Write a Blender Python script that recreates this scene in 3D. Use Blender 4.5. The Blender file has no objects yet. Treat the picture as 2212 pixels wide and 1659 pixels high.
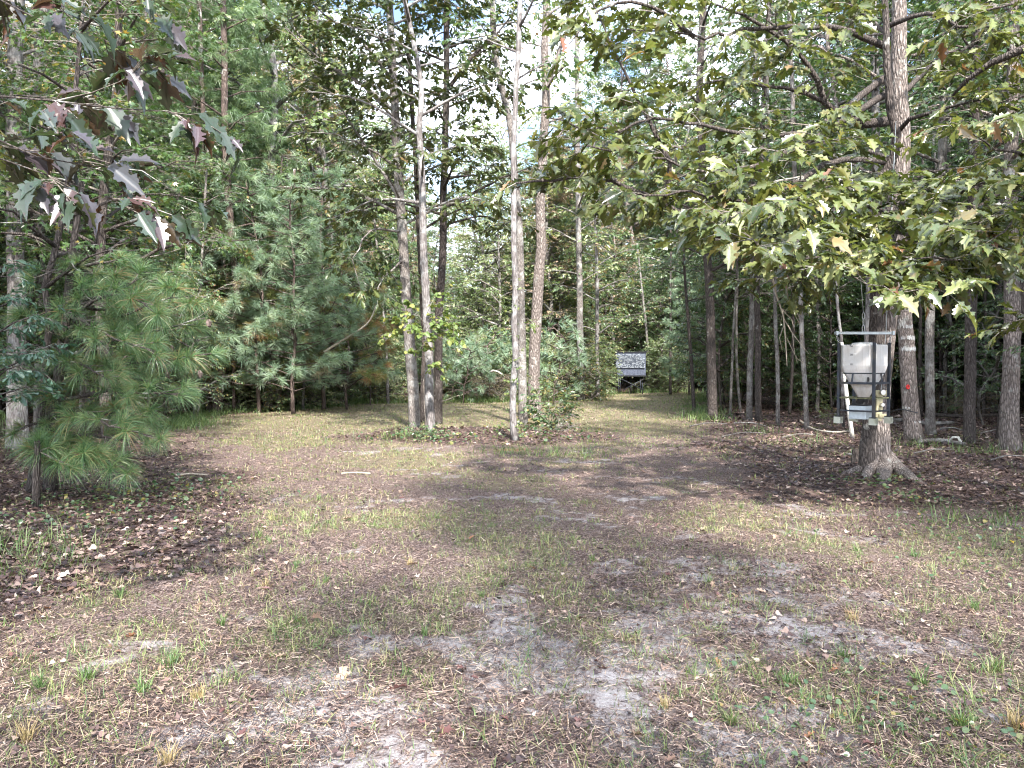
import bpy, math, random
import numpy as np
from mathutils import Vector, Matrix
PI = math.pi
rng = np.random.default_rng(7)
random.seed(7)
sc = bpy.context.scene
COL = sc.collection

# ------------------------------------------------------------------ camera
FD = 1661.0                     # focal length in units of a 2212 px wide picture
CAM_H = 1.6
PITCH = math.atan(44.5 / FD)
cam = bpy.data.cameras.new('camera')
cam.sensor_width = 36.0
cam.lens = 36.0 * FD / 2212.0
cam.clip_start = 0.05
cam.clip_end = 2000.0
cam_o = bpy.data.objects.new('camera', cam)
cam_o.location = (0, 0, CAM_H)
cam_o.rotation_euler = (PI / 2 - PITCH, 0, 0)
COL.objects.link(cam_o)
sc.camera = cam_o

# ------------------------------------------------------------------ light
SUN_EL, SUN_AZ = math.radians(46), math.radians(167)    # azimuth clockwise from +Y (view direction)
sun = bpy.data.lights.new('sun', 'SUN')
sun.energy = 4.3
sun.angle = math.radians(2.0)
sun.color = (1.0, 0.95, 0.89)
so = bpy.data.objects.new('sun', sun)
sdir = Vector((math.sin(SUN_AZ) * math.cos(SUN_EL), math.cos(SUN_AZ) * math.cos(SUN_EL), math.sin(SUN_EL)))
so.rotation_euler = sdir.to_track_quat('Z', 'Y').to_euler()
COL.objects.link(so)

world = bpy.data.worlds.new('World')
sc.world = world
world.use_nodes = True
nt = world.node_tree
nt.nodes.clear()
wo = nt.nodes.new('ShaderNodeOutputWorld')
bg = nt.nodes.new('ShaderNodeBackground')
sky = nt.nodes.new('ShaderNodeTexSky')
sky.sky_type = 'NISHITA'
sky.sun_disc = False
sky.sun_elevation = SUN_EL
sky.sun_rotation = SUN_AZ
bg.inputs['Strength'].default_value = 0.13
tc = nt.nodes.new('ShaderNodeTexCoord')
mp = nt.nodes.new('ShaderNodeMapping')
mp.inputs['Location'].default_value = (0.35, 0.2, 0.1)
mp.inputs['Scale'].default_value = (1.0, 1.0, 1.7)
ns = nt.nodes.new('ShaderNodeTexNoise')
ns.inputs['Scale'].default_value = 3.6
ns.inputs['Detail'].default_value = 7
ns.inputs['Roughness'].default_value = 0.55
cr = nt.nodes.new('ShaderNodeValToRGB')
cr.color_ramp.elements[0].position = 0.455
cr.color_ramp.elements[1].position = 0.57
mx = nt.nodes.new('ShaderNodeMix')
mx.data_type = 'RGBA'
nt.links.new(tc.outputs['Generated'], mp.inputs['Vector'])
nt.links.new(mp.outputs['Vector'], ns.inputs['Vector'])
nt.links.new(ns.outputs['Fac'], cr.inputs['Fac'])
nt.links.new(cr.outputs['Color'], mx.inputs['Factor'])
nt.links.new(sky.outputs['Color'], mx.inputs[6])
mx.inputs[7].default_value = (9.6, 10.4, 11.9, 1)          # sunlit cloud, in the sky texture's own units
nt.links.new(mx.outputs[2], bg.inputs['Color'])
nt.links.new(bg.outputs[0], wo.inputs[0])

sc.view_settings.view_transform = 'Standard'
sc.view_settings.look = 'None'
sc.view_settings.gamma = 1
sc.view_settings.use_curve_mapping = False
sc.view_settings.exposure = 1.9
sc.render.engine = 'CYCLES'
cy = sc.cycles
cy.max_bounces = 6
cy.diffuse_bounces = 3
cy.glossy_bounces = 2
cy.transmission_bounces = 3
cy.transparent_max_bounces = 8
cy.caustics_reflective = False
cy.caustics_refractive = False
cy.use_adaptive_sampling = True
cy.adaptive_threshold = 0.02
cy.use_denoising = True
cy.sample_clamp_indirect = 6
sc.cycles.pixel_filter_type = 'BLACKMAN_HARRIS'
sc.cycles.filter_width = 1.15
sc.cycles.denoising_prefilter = 'ACCURATE'

# ------------------------------------------------------------------ helpers
def hash2(ix, iy, s):
    n = (ix.astype(np.int64) * 374761393 + iy.astype(np.int64) * 668265263 + s * 1442695041) & 0xffffffff
    n = ((n ^ (n >> 13)) * 1274126177) & 0xffffffff
    return ((n ^ (n >> 16)) & 0xffff) / 65535.0

def vnoise(x, y, s=0):
    x = np.asarray(x, float); y = np.asarray(y, float)
    ix = np.floor(x); iy = np.floor(y)
    fx = x - ix; fy = y - iy
    fx = fx * fx * (3 - 2 * fx); fy = fy * fy * (3 - 2 * fy)
    a = hash2(ix, iy, s); b = hash2(ix + 1, iy, s); c = hash2(ix, iy + 1, s); d = hash2(ix + 1, iy + 1, s)
    return (a * (1 - fx) + b * fx) * (1 - fy) + (c * (1 - fx) + d * fx) * fy

def fbm(x, y, s=0, o=4):
    v = 0; a = 0.5; t = 0
    for i in range(o):
        v = v + a * vnoise(np.asarray(x) * 2 ** i, np.asarray(y) * 2 ** i, s + i * 17)
        t += a; a *= 0.5
    return v / t

def gauss(x, y, cx, cy_, sx, sy):
    return np.exp(-((x - cx) / sx) ** 2 - ((y - cy_) / sy) ** 2)

def ground_h(x, y):
    x = np.asarray(x, float); y = np.asarray(y, float)
    h = 0.10 * (fbm(x * 0.18, y * 0.18, 3, 3) - 0.5) + 0.05 * (fbm(x * 0.9, y * 0.9, 9, 3) - 0.5)
    h = h + 0.16 * gauss(x, y, -0.8, 17.0, 2.6, 1.5)
    h = h + 0.10 * gauss(x, y, 5.2, 11.0, 0.8, 0.8)
    h = h + 1.2 * np.clip((y - 45) / 60, 0, 1) ** 1.5
    return h

def gh(x, y):
    return float(ground_h(x, y))

def ray(px, py):
    u = (px - 1106.0) / FD; v = (829.5 - py) / FD
    c, s = math.cos(PITCH), math.sin(PITCH)
    return np.array([u, c + v * s, v * c - s])

def P(px, py, d):
    r = ray(px, py)
    return np.array([0, 0, CAM_H]) + r * (d / r[1])

def G(px, py):
    d = 10.0
    for _ in range(12):
        r = ray(px, py)
        h = gh(r[0] * d / r[1], d)
        d = (CAM_H - h) / max(-r[2] / r[1], 1e-3)
        d = min(d, 120)
    p = P(px, py, d)
    return np.array([p[0], p[1], gh(p[0], p[1])])

def mesh_from(name, V, loops, starts, totals, mats=(), mi=None, rnd=None, smooth=False):
    me = bpy.data.meshes.new(name)
    V = np.asarray(V, dtype=np.float32)
    me.vertices.add(len(V)); me.vertices.foreach_set('co', V.ravel())
    me.loops.add(len(loops)); me.loops.foreach_set('vertex_index', np.asarray(loops, dtype=np.int32))
    me.polygons.add(len(starts))
    me.polygons.foreach_set('loop_start', np.asarray(starts, dtype=np.int32))
    me.polygons.foreach_set('loop_total', np.asarray(totals, dtype=np.int32))
    for m in mats: me.materials.append(m)
    if mi is not None: me.polygons.foreach_set('material_index', np.asarray(mi, dtype=np.int32))
    if smooth: me.polygons.foreach_set('use_smooth', np.ones(len(starts), dtype=bool))
    me.update(calc_edges=True)
    if rnd is not None:
        a = me.attributes.new('rnd', 'FLOAT', 'POINT')
        a.data.foreach_set('value', np.asarray(rnd, dtype=np.float32))
    return me

def mesh_py(name, V, F, mat=None, smooth=False):
    me = bpy.data.meshes.new(name)
    me.from_pydata([tuple(map(float, v)) for v in V], [], [tuple(map(int, f)) for f in F])
    if mat: me.materials.append(mat)
    if smooth: me.polygons.foreach_set('use_smooth', [True] * len(me.polygons))
    me.update()
    return me

def link(name, me, parent=None, loc=(0, 0, 0), **kw):
    o = bpy.data.objects.new(name, me)
    COL.objects.link(o)
    o.location = tuple(map(float, loc))
    if parent is not None: o.parent = parent
    for k, v in kw.items(): o[k] = v
    return o

def thing(name, loc, label, cat, group=None):
    o = link(name, None, None, loc)
    o.empty_display_size = 0.2
    o['label'] = label; o['category'] = cat
    if group: o['group'] = group
    return o

# ------------------------------------------------------------------ materials
def nodes(name):
    m = bpy.data.materials.new(name); m.use_nodes = True
    n = m.node_tree; n.nodes.clear()
    out = n.nodes.new('ShaderNodeOutputMaterial')
    return m, n, out

def ramp(n, stops, fac):
    r = n.nodes.new('ShaderNodeValToRGB')
    e = r.color_ramp.elements
    while len(e) < len(stops): e.new(0.5)
    for i, (p, c) in enumerate(stops):
        e[i].position = p; e[i].color = (*c, 1)
    n.links.new(fac, r.inputs['Fac'])
    return r.outputs['Color']

def noise(n, vec, scale, detail=3, rough=0.6):
    t = n.nodes.new('ShaderNodeTexNoise')
    t.inputs['Scale'].default_value = scale; t.inputs['Detail'].default_value = detail
    t.inputs['Roughness'].default_value = rough
    if vec is not None: n.links.new(vec, t.inputs['Vector'])
    return t.outputs['Fac']

def mixc(n, fac, a, b, mode='MIX'):
    m = n.nodes.new('ShaderNodeMix'); m.data_type = 'RGBA'; m.blend_type = mode
    for sock, v in ((m.inputs['Factor'], fac), (m.inputs[6], a), (m.inputs[7], b)):
        if hasattr(v, 'is_output'): n.links.new(v, sock)
        elif isinstance(v, (int, float)): sock.default_value = v
        else: sock.default_value = (*v, 1)
    return m.outputs[2]

def mapr(n, v, a, b, c=0.0, d=1.0):
    m = n.nodes.new('ShaderNodeMapRange')
    n.links.new(v, m.inputs[0])
    for i, x in enumerate((a, b, c, d)): m.inputs[i + 1].default_value = x
    return m.outputs[0]

def math_(n, op, a, b=None):
    m = n.nodes.new('ShaderNodeMath'); m.operation = op
    for i, v in enumerate((a, b)):
        if v is None: continue
        if hasattr(v, 'is_output'): n.links.new(v, m.inputs[i])
        else: m.inputs[i].default_value = v
    return m.outputs[0]

def bump(n, h, dist, strength=1.0):
    b = n.nodes.new('ShaderNodeBump')
    b.inputs['Distance'].default_value = dist; b.inputs['Strength'].default_value = strength
    n.links.new(h, b.inputs['Height'])
    return b.outputs['Normal']

def principled(n, out, col, rough=0.6, spec=0.5, metal=0.0, normal=None, link_out=True):
    p = n.nodes.new('ShaderNodeBsdfPrincipled')
    if hasattr(col, 'is_output'): n.links.new(col, p.inputs['Base Color'])
    else: p.inputs['Base Color'].default_value = (*col, 1)
    if hasattr(rough, 'is_output'): n.links.new(rough, p.inputs['Roughness'])
    else: p.inputs['Roughness'].default_value = rough
    p.inputs['Specular IOR Level'].default_value = spec
    p.inputs['Metallic'].default_value = metal
    if normal is not None: n.links.new(normal, p.inputs['Normal'])
    if link_out: n.links.new(p.outputs[0], out.inputs['Surface'])
    return p

def leaf_mat(name, stops, rough=0.42, trans=0.3, back=(1.35, 1.35, 1.3), spot=(0.22, 0.10, 0.05), spot_amt=0.3, per_object=False, spec=0.5):
    m, n, out = nodes(name)
    at = n.nodes.new('ShaderNodeAttribute'); at.attribute_name = 'rnd'
    oi = n.nodes.new('ShaderNodeObjectInfo')
    if per_object:
        f = oi.outputs['Random']
    else:
        f = math_(n, 'ADD', at.outputs['Fac'], mapr(n, oi.outputs['Random'], 0, 1, -0.12, 0.12))
    c = ramp(n, stops, f)
    geo = n.nodes.new('ShaderNodeNewGeometry')
    tcn = n.nodes.new('ShaderNodeTexCoord')
    nz = noise(n, tcn.outputs['Object'], 14, 3, 0.6)
    if spot_amt > 0:
        c = mixc(n, mapr(n, nz, 0.56, 0.68, 0, spot_amt), c, spot)
    cb = mixc(n, 1.0, c, back, 'MULTIPLY')
    cf = mixc(n, geo.outputs['Backfacing'], c, cb)
    p = principled(n, out, cf, rough, spec, link_out=False)
    t = n.nodes.new('ShaderNodeBsdfTranslucent')
    ct = mixc(n, 1.0, c, (1.45, 1.5, 0.75), 'MULTIPLY')
    n.links.new(ct, t.inputs['Color'])
    ms = n.nodes.new('ShaderNodeMixShader'); ms.inputs[0].default_value = trans
    n.links.new(p.outputs[0], ms.inputs[1]); n.links.new(t.outputs[0], ms.inputs[2])
    n.links.new(ms.outputs[0], out.inputs['Surface'])
    return m

M = {}
M['oak_dark'] = leaf_mat('oak_leaf_green_silhouette', [(0.0, (0.03, 0.05, 0.015)), (0.5, (0.055, 0.08, 0.025)), (0.85, (0.09, 0.1, 0.03)), (0.94, (0.14, 0.08, 0.03))], 0.35, 0.14)  # greens darkened in the colour itself, to read as silhouettes against the sky
M['oak_lit'] = leaf_mat('oak_leaf_turning_sunlit', [(0.0, (0.035, 0.05, 0.018)), (0.3, (0.08, 0.105, 0.03)), (0.6, (0.14, 0.165, 0.055)), (0.8, (0.21, 0.225, 0.09)), (0.91, (0.23, 0.15, 0.06)), (0.99, (0.17, 0.07, 0.045))], 0.25, 0.25, back=(0.85, 0.8, 0.55), spot=(0.17, 0.09, 0.05), spot_amt=0.5, spec=0.9)  # turning leaf tones, with sunlit brightness put into the colour
M['oak_lit_o'] = leaf_mat('oak_leaf_turning_sunlit_single', [(0.0, (0.06, 0.09, 0.03)), (0.3, (0.12, 0.16, 0.055)), (0.6, (0.2, 0.235, 0.09)), (0.85, (0.29, 0.31, 0.15)), (0.94, (0.28, 0.17, 0.09)), (0.99, (0.2, 0.09, 0.06))], 0.22, 0.25, back=(0.6, 0.55, 0.3), spot=(0.26, 0.13, 0.09), spot_amt=0.6, per_object=True, spec=1.0)  # single leaves: same turning tones, sunlit brightness painted in more strongly
M['oak_bronze'] = leaf_mat('oak_leaf_bronze_backed', [(0.0, (0.035, 0.06, 0.035)), (0.4, (0.05, 0.075, 0.055)), (0.65, (0.065, 0.065, 0.08)), (0.85, (0.08, 0.055, 0.06)), (0.97, (0.08, 0.04, 0.035))], 0.27, 0.3, back=(0.9, 0.7, 0.3), spot=(0.08, 0.045, 0.06), spot_amt=0.5, per_object=True, spec=1.0)
M['gum'] = leaf_mat('sweetgum_leaf', [(0.0, (0.04, 0.085, 0.025)), (0.5, (0.07, 0.13, 0.04)), (0.72, (0.12, 0.16, 0.05)), (0.86, (0.36, 0.23, 0.07)), (0.97, (0.36, 0.17, 0.09))], 0.33, 0.25, spot_amt=0.15)
M['lime'] = leaf_mat('vine_leaf_lime', [(0.0, (0.09, 0.15, 0.045)), (0.6, (0.15, 0.21, 0.06)), (0.95, (0.27, 0.26, 0.08))], 0.4, 0.3, spot_amt=0.1)
M['far_green'] = leaf_mat('broadleaf_green', [(0.0, (0.05, 0.1, 0.045)), (0.4, (0.1, 0.165, 0.08)), (0.75, (0.17, 0.22, 0.11)), (0.9, (0.3, 0.25, 0.09)), (0.98, (0.28, 0.15, 0.08))], 0.33, 0.35, spot_amt=0.0, spec=0.8)
M['far_pale'] = leaf_mat('broadleaf_lightened', [(0.0, (0.14, 0.2, 0.1)), (0.45, (0.22, 0.29, 0.15)), (0.75, (0.3, 0.32, 0.18)), (0.95, (0.38, 0.28, 0.18))], 0.35, 0.35, spot_amt=0.0, spec=0.8)  # leaf colour lightened to carry the bright, hazy glow of the far woods
M['far_brown'] = leaf_mat('broadleaf_brown', [(0.0, (0.13, 0.15, 0.07)), (0.35, (0.22, 0.17, 0.1)), (0.7, (0.3, 0.21, 0.15)), (0.95, (0.38, 0.27, 0.2))], 0.45, 0.25, spot_amt=0.0)
M['water_oak'] = leaf_mat('evergreen_leaf', [(0.0, (0.03, 0.075, 0.045)), (0.5, (0.06, 0.12, 0.075)), (0.95, (0.1, 0.17, 0.1))], 0.3, 0.2, spot_amt=0.0, spec=0.7)
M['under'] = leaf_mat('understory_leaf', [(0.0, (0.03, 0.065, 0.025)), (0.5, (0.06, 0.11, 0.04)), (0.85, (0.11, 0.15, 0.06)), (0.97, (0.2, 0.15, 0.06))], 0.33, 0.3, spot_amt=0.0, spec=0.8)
PINE = [(0.0, (0.08, 0.14, 0.07)), (0.5, (0.16, 0.24, 0.13)), (0.85, (0.24, 0.31, 0.17)), (0.96, (0.3, 0.25, 0.14))]
M['pine'] = leaf_mat('pine_needle', PINE, 0.4, 0.3, back=(1, 1, 1), spot_amt=0.0)
M['pine_blue'] = leaf_mat('pine_needle_blue_green', [(0.0, (0.12, 0.19, 0.13)), (0.5, (0.26, 0.36, 0.26)), (0.85, (0.36, 0.45, 0.33)), (0.97, (0.4, 0.34, 0.24))], 0.4, 0.3, back=(1, 1, 1), spot_amt=0.0)
M['pine_yellow'] = leaf_mat('pine_needle_yellowing', [(0.0, (0.12, 0.18, 0.06)), (0.5, (0.22, 0.26, 0.09)), (0.8, (0.34, 0.27, 0.12)), (0.95, (0.32, 0.18, 0.1))], 0.45, 0.3, back=(1, 1, 1), spot_amt=0.0)
M['grass'] = leaf_mat('grass_blade', [(0.0, (0.06, 0.12, 0.04)), (0.35, (0.13, 0.2, 0.07)), (0.65, (0.25, 0.29, 0.11)), (0.85, (0.38, 0.33, 0.18)), (0.97, (0.27, 0.18, 0.12))], 0.5, 0.3, back=(1, 1, 1), spot_amt=0.0)
M['thatch'] = leaf_mat('dry_thatch', [(0.0, (0.035, 0.024, 0.026)), (0.35, (0.09, 0.058, 0.05)), (0.6, (0.22, 0.145, 0.115)), (0.8, (0.42, 0.31, 0.24)), (1.0, (0.66, 0.56, 0.46))], 0.7, 0.1, back=(1, 1, 1), spot_amt=0.0)
M['litter'] = leaf_mat('dead_leaf', [(0.0, (0.03, 0.02, 0.022)), (0.4, (0.08, 0.05, 0.048)), (0.7, (0.17, 0.11, 0.095)), (0.88, (0.31, 0.22, 0.18)), (1.0, (0.48, 0.4, 0.34))], 0.45, 0.1, back=(1.2, 1.2, 1.2), spot_amt=0.2)
M['litter_o'] = leaf_mat('dead_leaf_single', [(0.0, (0.1, 0.04, 0.04)), (0.3, (0.22, 0.09, 0.07)), (0.5, (0.34, 0.15, 0.07)), (0.75, (0.42, 0.29, 0.2)), (1.0, (0.55, 0.45, 0.33))], 0.5, 0.1, back=(1.2, 1.2, 1.2), spot_amt=0.3, per_object=True)
M['tan_leaf'] = leaf_mat('dead_leaf_tan', [(0.0, (0.5, 0.36, 0.25)), (1.0, (0.55, 0.42, 0.3))], 0.6, 0.1, spot=(0.3, 0.17, 0.1), spot_amt=0.4, back=(1.1, 1.1, 1.1))

def bark_mat(name, dark, light, lichen=0.25, lichen_col=(0.5, 0.5, 0.46), ridge=34.0, dist=0.02, moss=0.0):
    m, n, out = nodes(name)
    tcn = n.nodes.new('ShaderNodeTexCoord')
    mpn = n.nodes.new('ShaderNodeMapping'); mpn.inputs['Scale'].default_value = (1, 1, 0.22)
    n.links.new(tcn.outputs['Object'], mpn.inputs['Vector'])
    v = n.nodes.new('ShaderNodeTexVoronoi'); v.feature = 'DISTANCE_TO_EDGE'; v.inputs['Scale'].default_value = ridge
    wn = n.nodes.new('ShaderNodeTexNoise'); wn.inputs['Scale'].default_value = 9; wn.inputs['Detail'].default_value = 4
    n.links.new(mpn.outputs[0], wn.inputs['Vector'])
    add = n.nodes.new('ShaderNodeVectorMath'); add.operation = 'MULTIPLY_ADD'
    n.links.new(wn.outputs['Color'], add.inputs[0]); add.inputs[1].default_value = (0.06, 0.06, 0.06)
    n.links.new(mpn.outputs[0], add.inputs[2])
    n.links.new(add.outputs[0], v.inputs['Vector'])
    ridge_h = mapr(n, v.outputs['Distance'], 0.0, 0.32)
    nz = noise(n, tcn.outputs['Object'], 45, 4, 0.7)
    h = math_(n, 'ADD', math_(n, 'MULTIPLY', ridge_h, 0.75), math_(n, 'MULTIPLY', nz, 0.5))
    c = ramp(n, [(0.15, dark), (0.85, light)], h)
    big = noise(n, tcn.outputs['Object'], 3.1, 5, 0.65)
    if lichen > 0:
        c = mixc(n, mapr(n, big, 0.62 - lichen * 0.35, 0.70 - lichen * 0.3, 0, 0.75), c, lichen_col)
    if moss > 0:
        b2 = noise(n, tcn.outputs['Object'], 5.3, 4, 0.6)
        c = mixc(n, mapr(n, b2, 0.5, 0.62, 0, moss), c, (0.1, 0.13, 0.06))
    principled(n, out, c, 0.85, 0.25, normal=bump(n, h, dist))
    return m

M['bark_oak'] = bark_mat('oak_bark', (0.075, 0.06, 0.052), (0.33, 0.28, 0.255), 0.12, dist=0.03, ridge=30)
M['bark_dark'] = bark_mat('dark_bark', (0.03, 0.024, 0.022), (0.12, 0.1, 0.09), 0.05, dist=0.02)
M['bark_grey'] = bark_mat('grey_bark', (0.08, 0.07, 0.065), (0.26, 0.23, 0.21), 0.4, (0.36, 0.35, 0.33))
M['bark_pale'] = bark_mat('pale_smooth_bark', (0.085, 0.074, 0.07), (0.22, 0.2, 0.195), 0.4, (0.32, 0.315, 0.31), ridge=20, dist=0.012)
M['bark_pine'] = bark_mat('pine_bark', (0.045, 0.033, 0.028), (0.16, 0.12, 0.105), 0.1, ridge=22)
M['bark_white'] = bark_mat('white_peeled_wood', (0.5, 0.48, 0.42), (0.72, 0.7, 0.63), 0.2, (0.75, 0.74, 0.7), ridge=12, dist=0.004)
M['twig'] = bark_mat('twig_bark', (0.07, 0.06, 0.05), (0.24, 0.21, 0.18), 0.2, ridge=40, dist=0.002)
M['dead_twig'] = bark_mat('dead_twig_bark', (0.25, 0.21, 0.17), (0.5, 0.44, 0.36), 0.2, ridge=40, dist=0.002)

def plain(name, col, rough=0.6, metal=0.0, var=0.25, scale=20, dist=0.0, dirt=None, spec=0.5):
    m, n, out = nodes(name)
    tcn = n.nodes.new('ShaderNodeTexCoord')
    nz = noise(n, tcn.outputs['Object'], scale, 5, 0.65)
    lo = tuple(c * (1 - var) for c in col); hi = tuple(min(1, c * (1 + var)) for c in col)
    c = ramp(n, [(0.3, lo), (0.7, hi)], nz)
    if dirt:
        n2 = noise(n, tcn.outputs['Object'], scale * 0.3, 4, 0.6)
        c = mixc(n, mapr(n, n2, 0.5, 0.7, 0, 0.6), c, dirt)
    principled(n, out, c, rough, spec, metal, normal=bump(n, nz, dist) if dist else None)
    return m

# ------------------------------------------------------------------ geometry: leaves
def leaf_from_outline(pts, fold=0.22, droop=0.22, midn=4):
    """pts: right half outline (x>=0) from base to tip; returns verts and two-sided-half polygons."""
    V = []; F = []
    mids = [(0, y) for y in np.linspace(0, pts[-1][1], midn + 1)]
    def z(x, y): return abs(x) * fold - droop * y * y + 0.04 * math.sin(9 * y + 5 * x)
    for x, y in mids: V.append((x, y, z(x, y)))
    nm = len(mids)
    for sgn in (1, -1):
        base = len(V)
        inner = pts[:-1]
        for x, y in inner: V.append((sgn * x, y, z(x, y)))
        idx = list(range(base, base + len(inner)))
        poly = [0] + idx + [nm - 1] + list(range(nm - 2, 0, -1))
        if sgn == -1: poly = poly[::-1]
        F.append(poly)
    return np.array(V, float), F

OAK_HI = [(0.012, -0.12), (0.02, 0.04), (0.07, 0.12), (0.17, 0.17), (0.13, 0.24), (0.12, 0.31), (0.17, 0.36), (0.29, 0.41), (0.25, 0.46), (0.27, 0.52), (0.15, 0.55),
          (0.14, 0.62), (0.2, 0.69), (0.27, 0.75), (0.2, 0.76), (0.18, 0.82), (0.1, 0.82), (0.07, 0.88), (0.05, 0.94), (0.0, 1.03)]
OAK_BROAD = [(0.02, 0.0), (0.08, 0.1), (0.2, 0.2), (0.27, 0.3), (0.36, 0.33), (0.25, 0.42), (0.3, 0.5), (0.42, 0.58), (0.44, 0.64), (0.33, 0.66), (0.3, 0.74), (0.33, 0.83), (0.26, 0.84), (0.17, 0.85), (0.12, 0.93), (0.0, 1.0)]
OAK_MID = [(0.015, 0.0), (0.16, 0.18), (0.11, 0.3), (0.28, 0.42), (0.26, 0.52), (0.14, 0.58), (0.26, 0.75), (0.07, 0.84), (0.0, 1.02)]
OVAL = [(0.1, 0.08), (0.24, 0.3), (0.3, 0.5), (0.25, 0.72), (0.12, 0.9), (0.0, 1.0)]
SPAT = [(0.03, 0.05), (0.07, 0.4), (0.2, 0.75), (0.15, 0.95), (0.0, 1.0)]
ROUND = [(0.2, 0.02), (0.42, 0.2), (0.46, 0.5), (0.3, 0.8), (0.0, 1.0)]
TEMPL = {
    'oak_broad': leaf_from_outline(OAK_BROAD, fold=0.12),
    'oak_hi': leaf_from_outline(OAK_HI), 'oak_mid': leaf_from_outline(OAK_MID, midn=2),
    'oval': leaf_from_outline(OVAL, midn=2), 'spat': leaf_from_outline(SPAT, midn=2, fold=0.1), 'round': leaf_from_outline(ROUND, midn=2),
    'oak_flat': leaf_from_outline(OAK_MID, fold=0.1, droop=0.12, midn=2),
}
def star():
    pts = []
    angs = [-100, -50, 0, 50, 100]
    lens = [0.38, 0.55, 0.68, 0.55, 0.38]
    order = []
    c = (0, 0.3)
    out = [(0, 0.12)]
    for i, (a, l) in enumerate(zip(angs[::-1], lens[::-1])):
        t = math.radians(a)
        out.append((c[0] + l * math.sin(t), c[1] + l * math.cos(t)))
        if i < 4:
            t2 = math.radians((a + angs[::-1][i + 1]) / 2)
            out.append((c[0] + 0.2 * math.sin(t2), c[1] + 0.2 * math.cos(t2)))
    V = [(x, y, 0.12 * abs(x) - 0.2 * y * y) for x, y in out]
    return np.array(V), [list(range(len(V)))]
TEMPL['star'] = star()
TEMPL['lo'] = (np.array([(0, 0, 0), (0.26, 0.5, 0.05), (0, 1, -0.15), (-0.26, 0.5, 0.05)], float), [[0, 1, 2], [0, 2, 3]])
TEMPL['strip'] = (np.array([(-0.5, 0, 0), (0.5, 0, 0), (0.4, 1, 0.0), (-0.4, 1, 0.0)], float), [[0, 1, 2, 3]])
TEMPL['blade'] = (np.array([(-0.5, 0, 0), (0.5, 0, 0), (0.38, 0.55, 0.10), (-0.38, 0.55, 0.10), (0, 1, 0.42)], float), [[0, 1, 2, 3], [3, 2, 4]])

def needles(n, droop=0.25, width=0.02, seed=1, cone=1.25, shoot=0.35):
    r = np.random.default_rng(seed)
    V = []; F = []
    for i in range(n):
        th = r.uniform(0, 2 * PI)
        ph = cone * math.sqrt(r.uniform(0.02, 1.0))
        d = np.array([math.sin(ph) * math.cos(th), math.cos(ph), math.sin(ph) * math.sin(th)])
        b = np.array([0, -shoot * r.uniform(0, 1), 0]) + d * 0.02
        L = r.uniform(0.75, 1.05)
        s = np.cross(d, r.normal(size=3)); s /= np.linalg.norm(s) + 1e-9
        k = len(V)
        mid = b + d * L * 0.55 + np.array([0, 0, -droop * 0.22])
        tip = b + d * L + np.array([0, 0, -droop])
        V += [b - s * width, b + s * width, mid + s * width * 0.8, mid - s * width * 0.8, tip]
        F += [[k, k + 1, k + 2, k + 3], [k + 3, k + 2, k + 4]]
    return np.array(V), F

TEMPL['tuft_near'] = needles(110, 0.3, 0.009, 1, cone=1.25, shoot=0.35)
TEMPL['tuft_mid'] = needles(42, 0.2, 0.017, 2)
def needles_lo(n, width, seed):
    V, F = needles(n, 0.2, width, seed)
    Vn = []; Fn = []
    for i in range(n):
        k = len(Vn); Vn += [V[5 * i], V[5 * i + 1], V[5 * i + 4]]; Fn.append([k, k + 1, k + 2])
    return np.array(Vn), Fn
TEMPL['tuft_far'] = needles_lo(30, 0.05, 3)

def basis(dirs, norms):
    y = dirs / (np.linalg.norm(dirs, axis=1, keepdims=True) + 1e-9)
    z = norms - y * np.sum(norms * y, axis=1, keepdims=True)
    z /= (np.linalg.norm(z, axis=1, keepdims=True) + 1e-9)
    x = np.cross(y, z)
    return np.stack([x, y, z], axis=1)       # N,3(axis),3

def cloud_mesh(name, templ, pos, dirs, norms, size, rnd, mat, width=None):
    TV, TF = TEMPL[templ] if isinstance(templ, str) else templ
    pos = np.asarray(pos, float); N = len(pos)
    B = basis(np.asarray(dirs, float), np.asarray(norms, float))
    sz = np.asarray(size, float)
    S = np.stack([sz if width is None else np.asarray(width), sz, sz], axis=1)     # per-axis scale
    L = TV[None, :, :] * S[:, None, :]
    W = np.einsum('nkc,ncd->nkd', L, B) + pos[:, None, :]
    nv = len(TV)
    loops1 = np.concatenate([np.array(f) for f in TF]); tot1 = np.array([len(f) for f in TF])
    loops = (loops1[None, :] + (np.arange(N) * nv)[:, None]).ravel()
    totals = np.tile(tot1, N)
    starts = np.concatenate([[0], np.cumsum(totals)[:-1]]) if N else []
    r = np.repeat(np.asarray(rnd, float), nv)
    return mesh_from(name, W.reshape(-1, 3), loops, starts, totals, [mat], rnd=r)

# ------------------------------------------------------------------ geometry: tubes
def catmull(pts, step):
    pts = [np.array(p, float) for p in pts]
    if len(pts) == 2: pts = [pts[0], (pts[0] + pts[1]) / 2, pts[1]]
    p = [2 * pts[0] - pts[1]] + pts + [2 * pts[-1] - pts[-2]]
    out = []; ts = []
    for i in range(1, len(p) - 2):
        L = np.linalg.norm(p[i + 1] - p[i]); n = max(1, int(L / step))
        for k in range(n):
            t = k / n
            out.append(0.5 * ((2 * p[i]) + (-p[i - 1] + p[i + 1]) * t + (2 * p[i - 1] - 5 * p[i] + 4 * p[i + 1] - p[i + 2]) * t * t + (-p[i - 1] + 3 * p[i] - 3 * p[i + 1] + p[i + 2]) * t ** 3))
            ts.append(i - 1 + t)
    out.append(pts[-1]); ts.append(len(pts) - 1)
    return np.array(out), np.array(ts)

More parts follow.
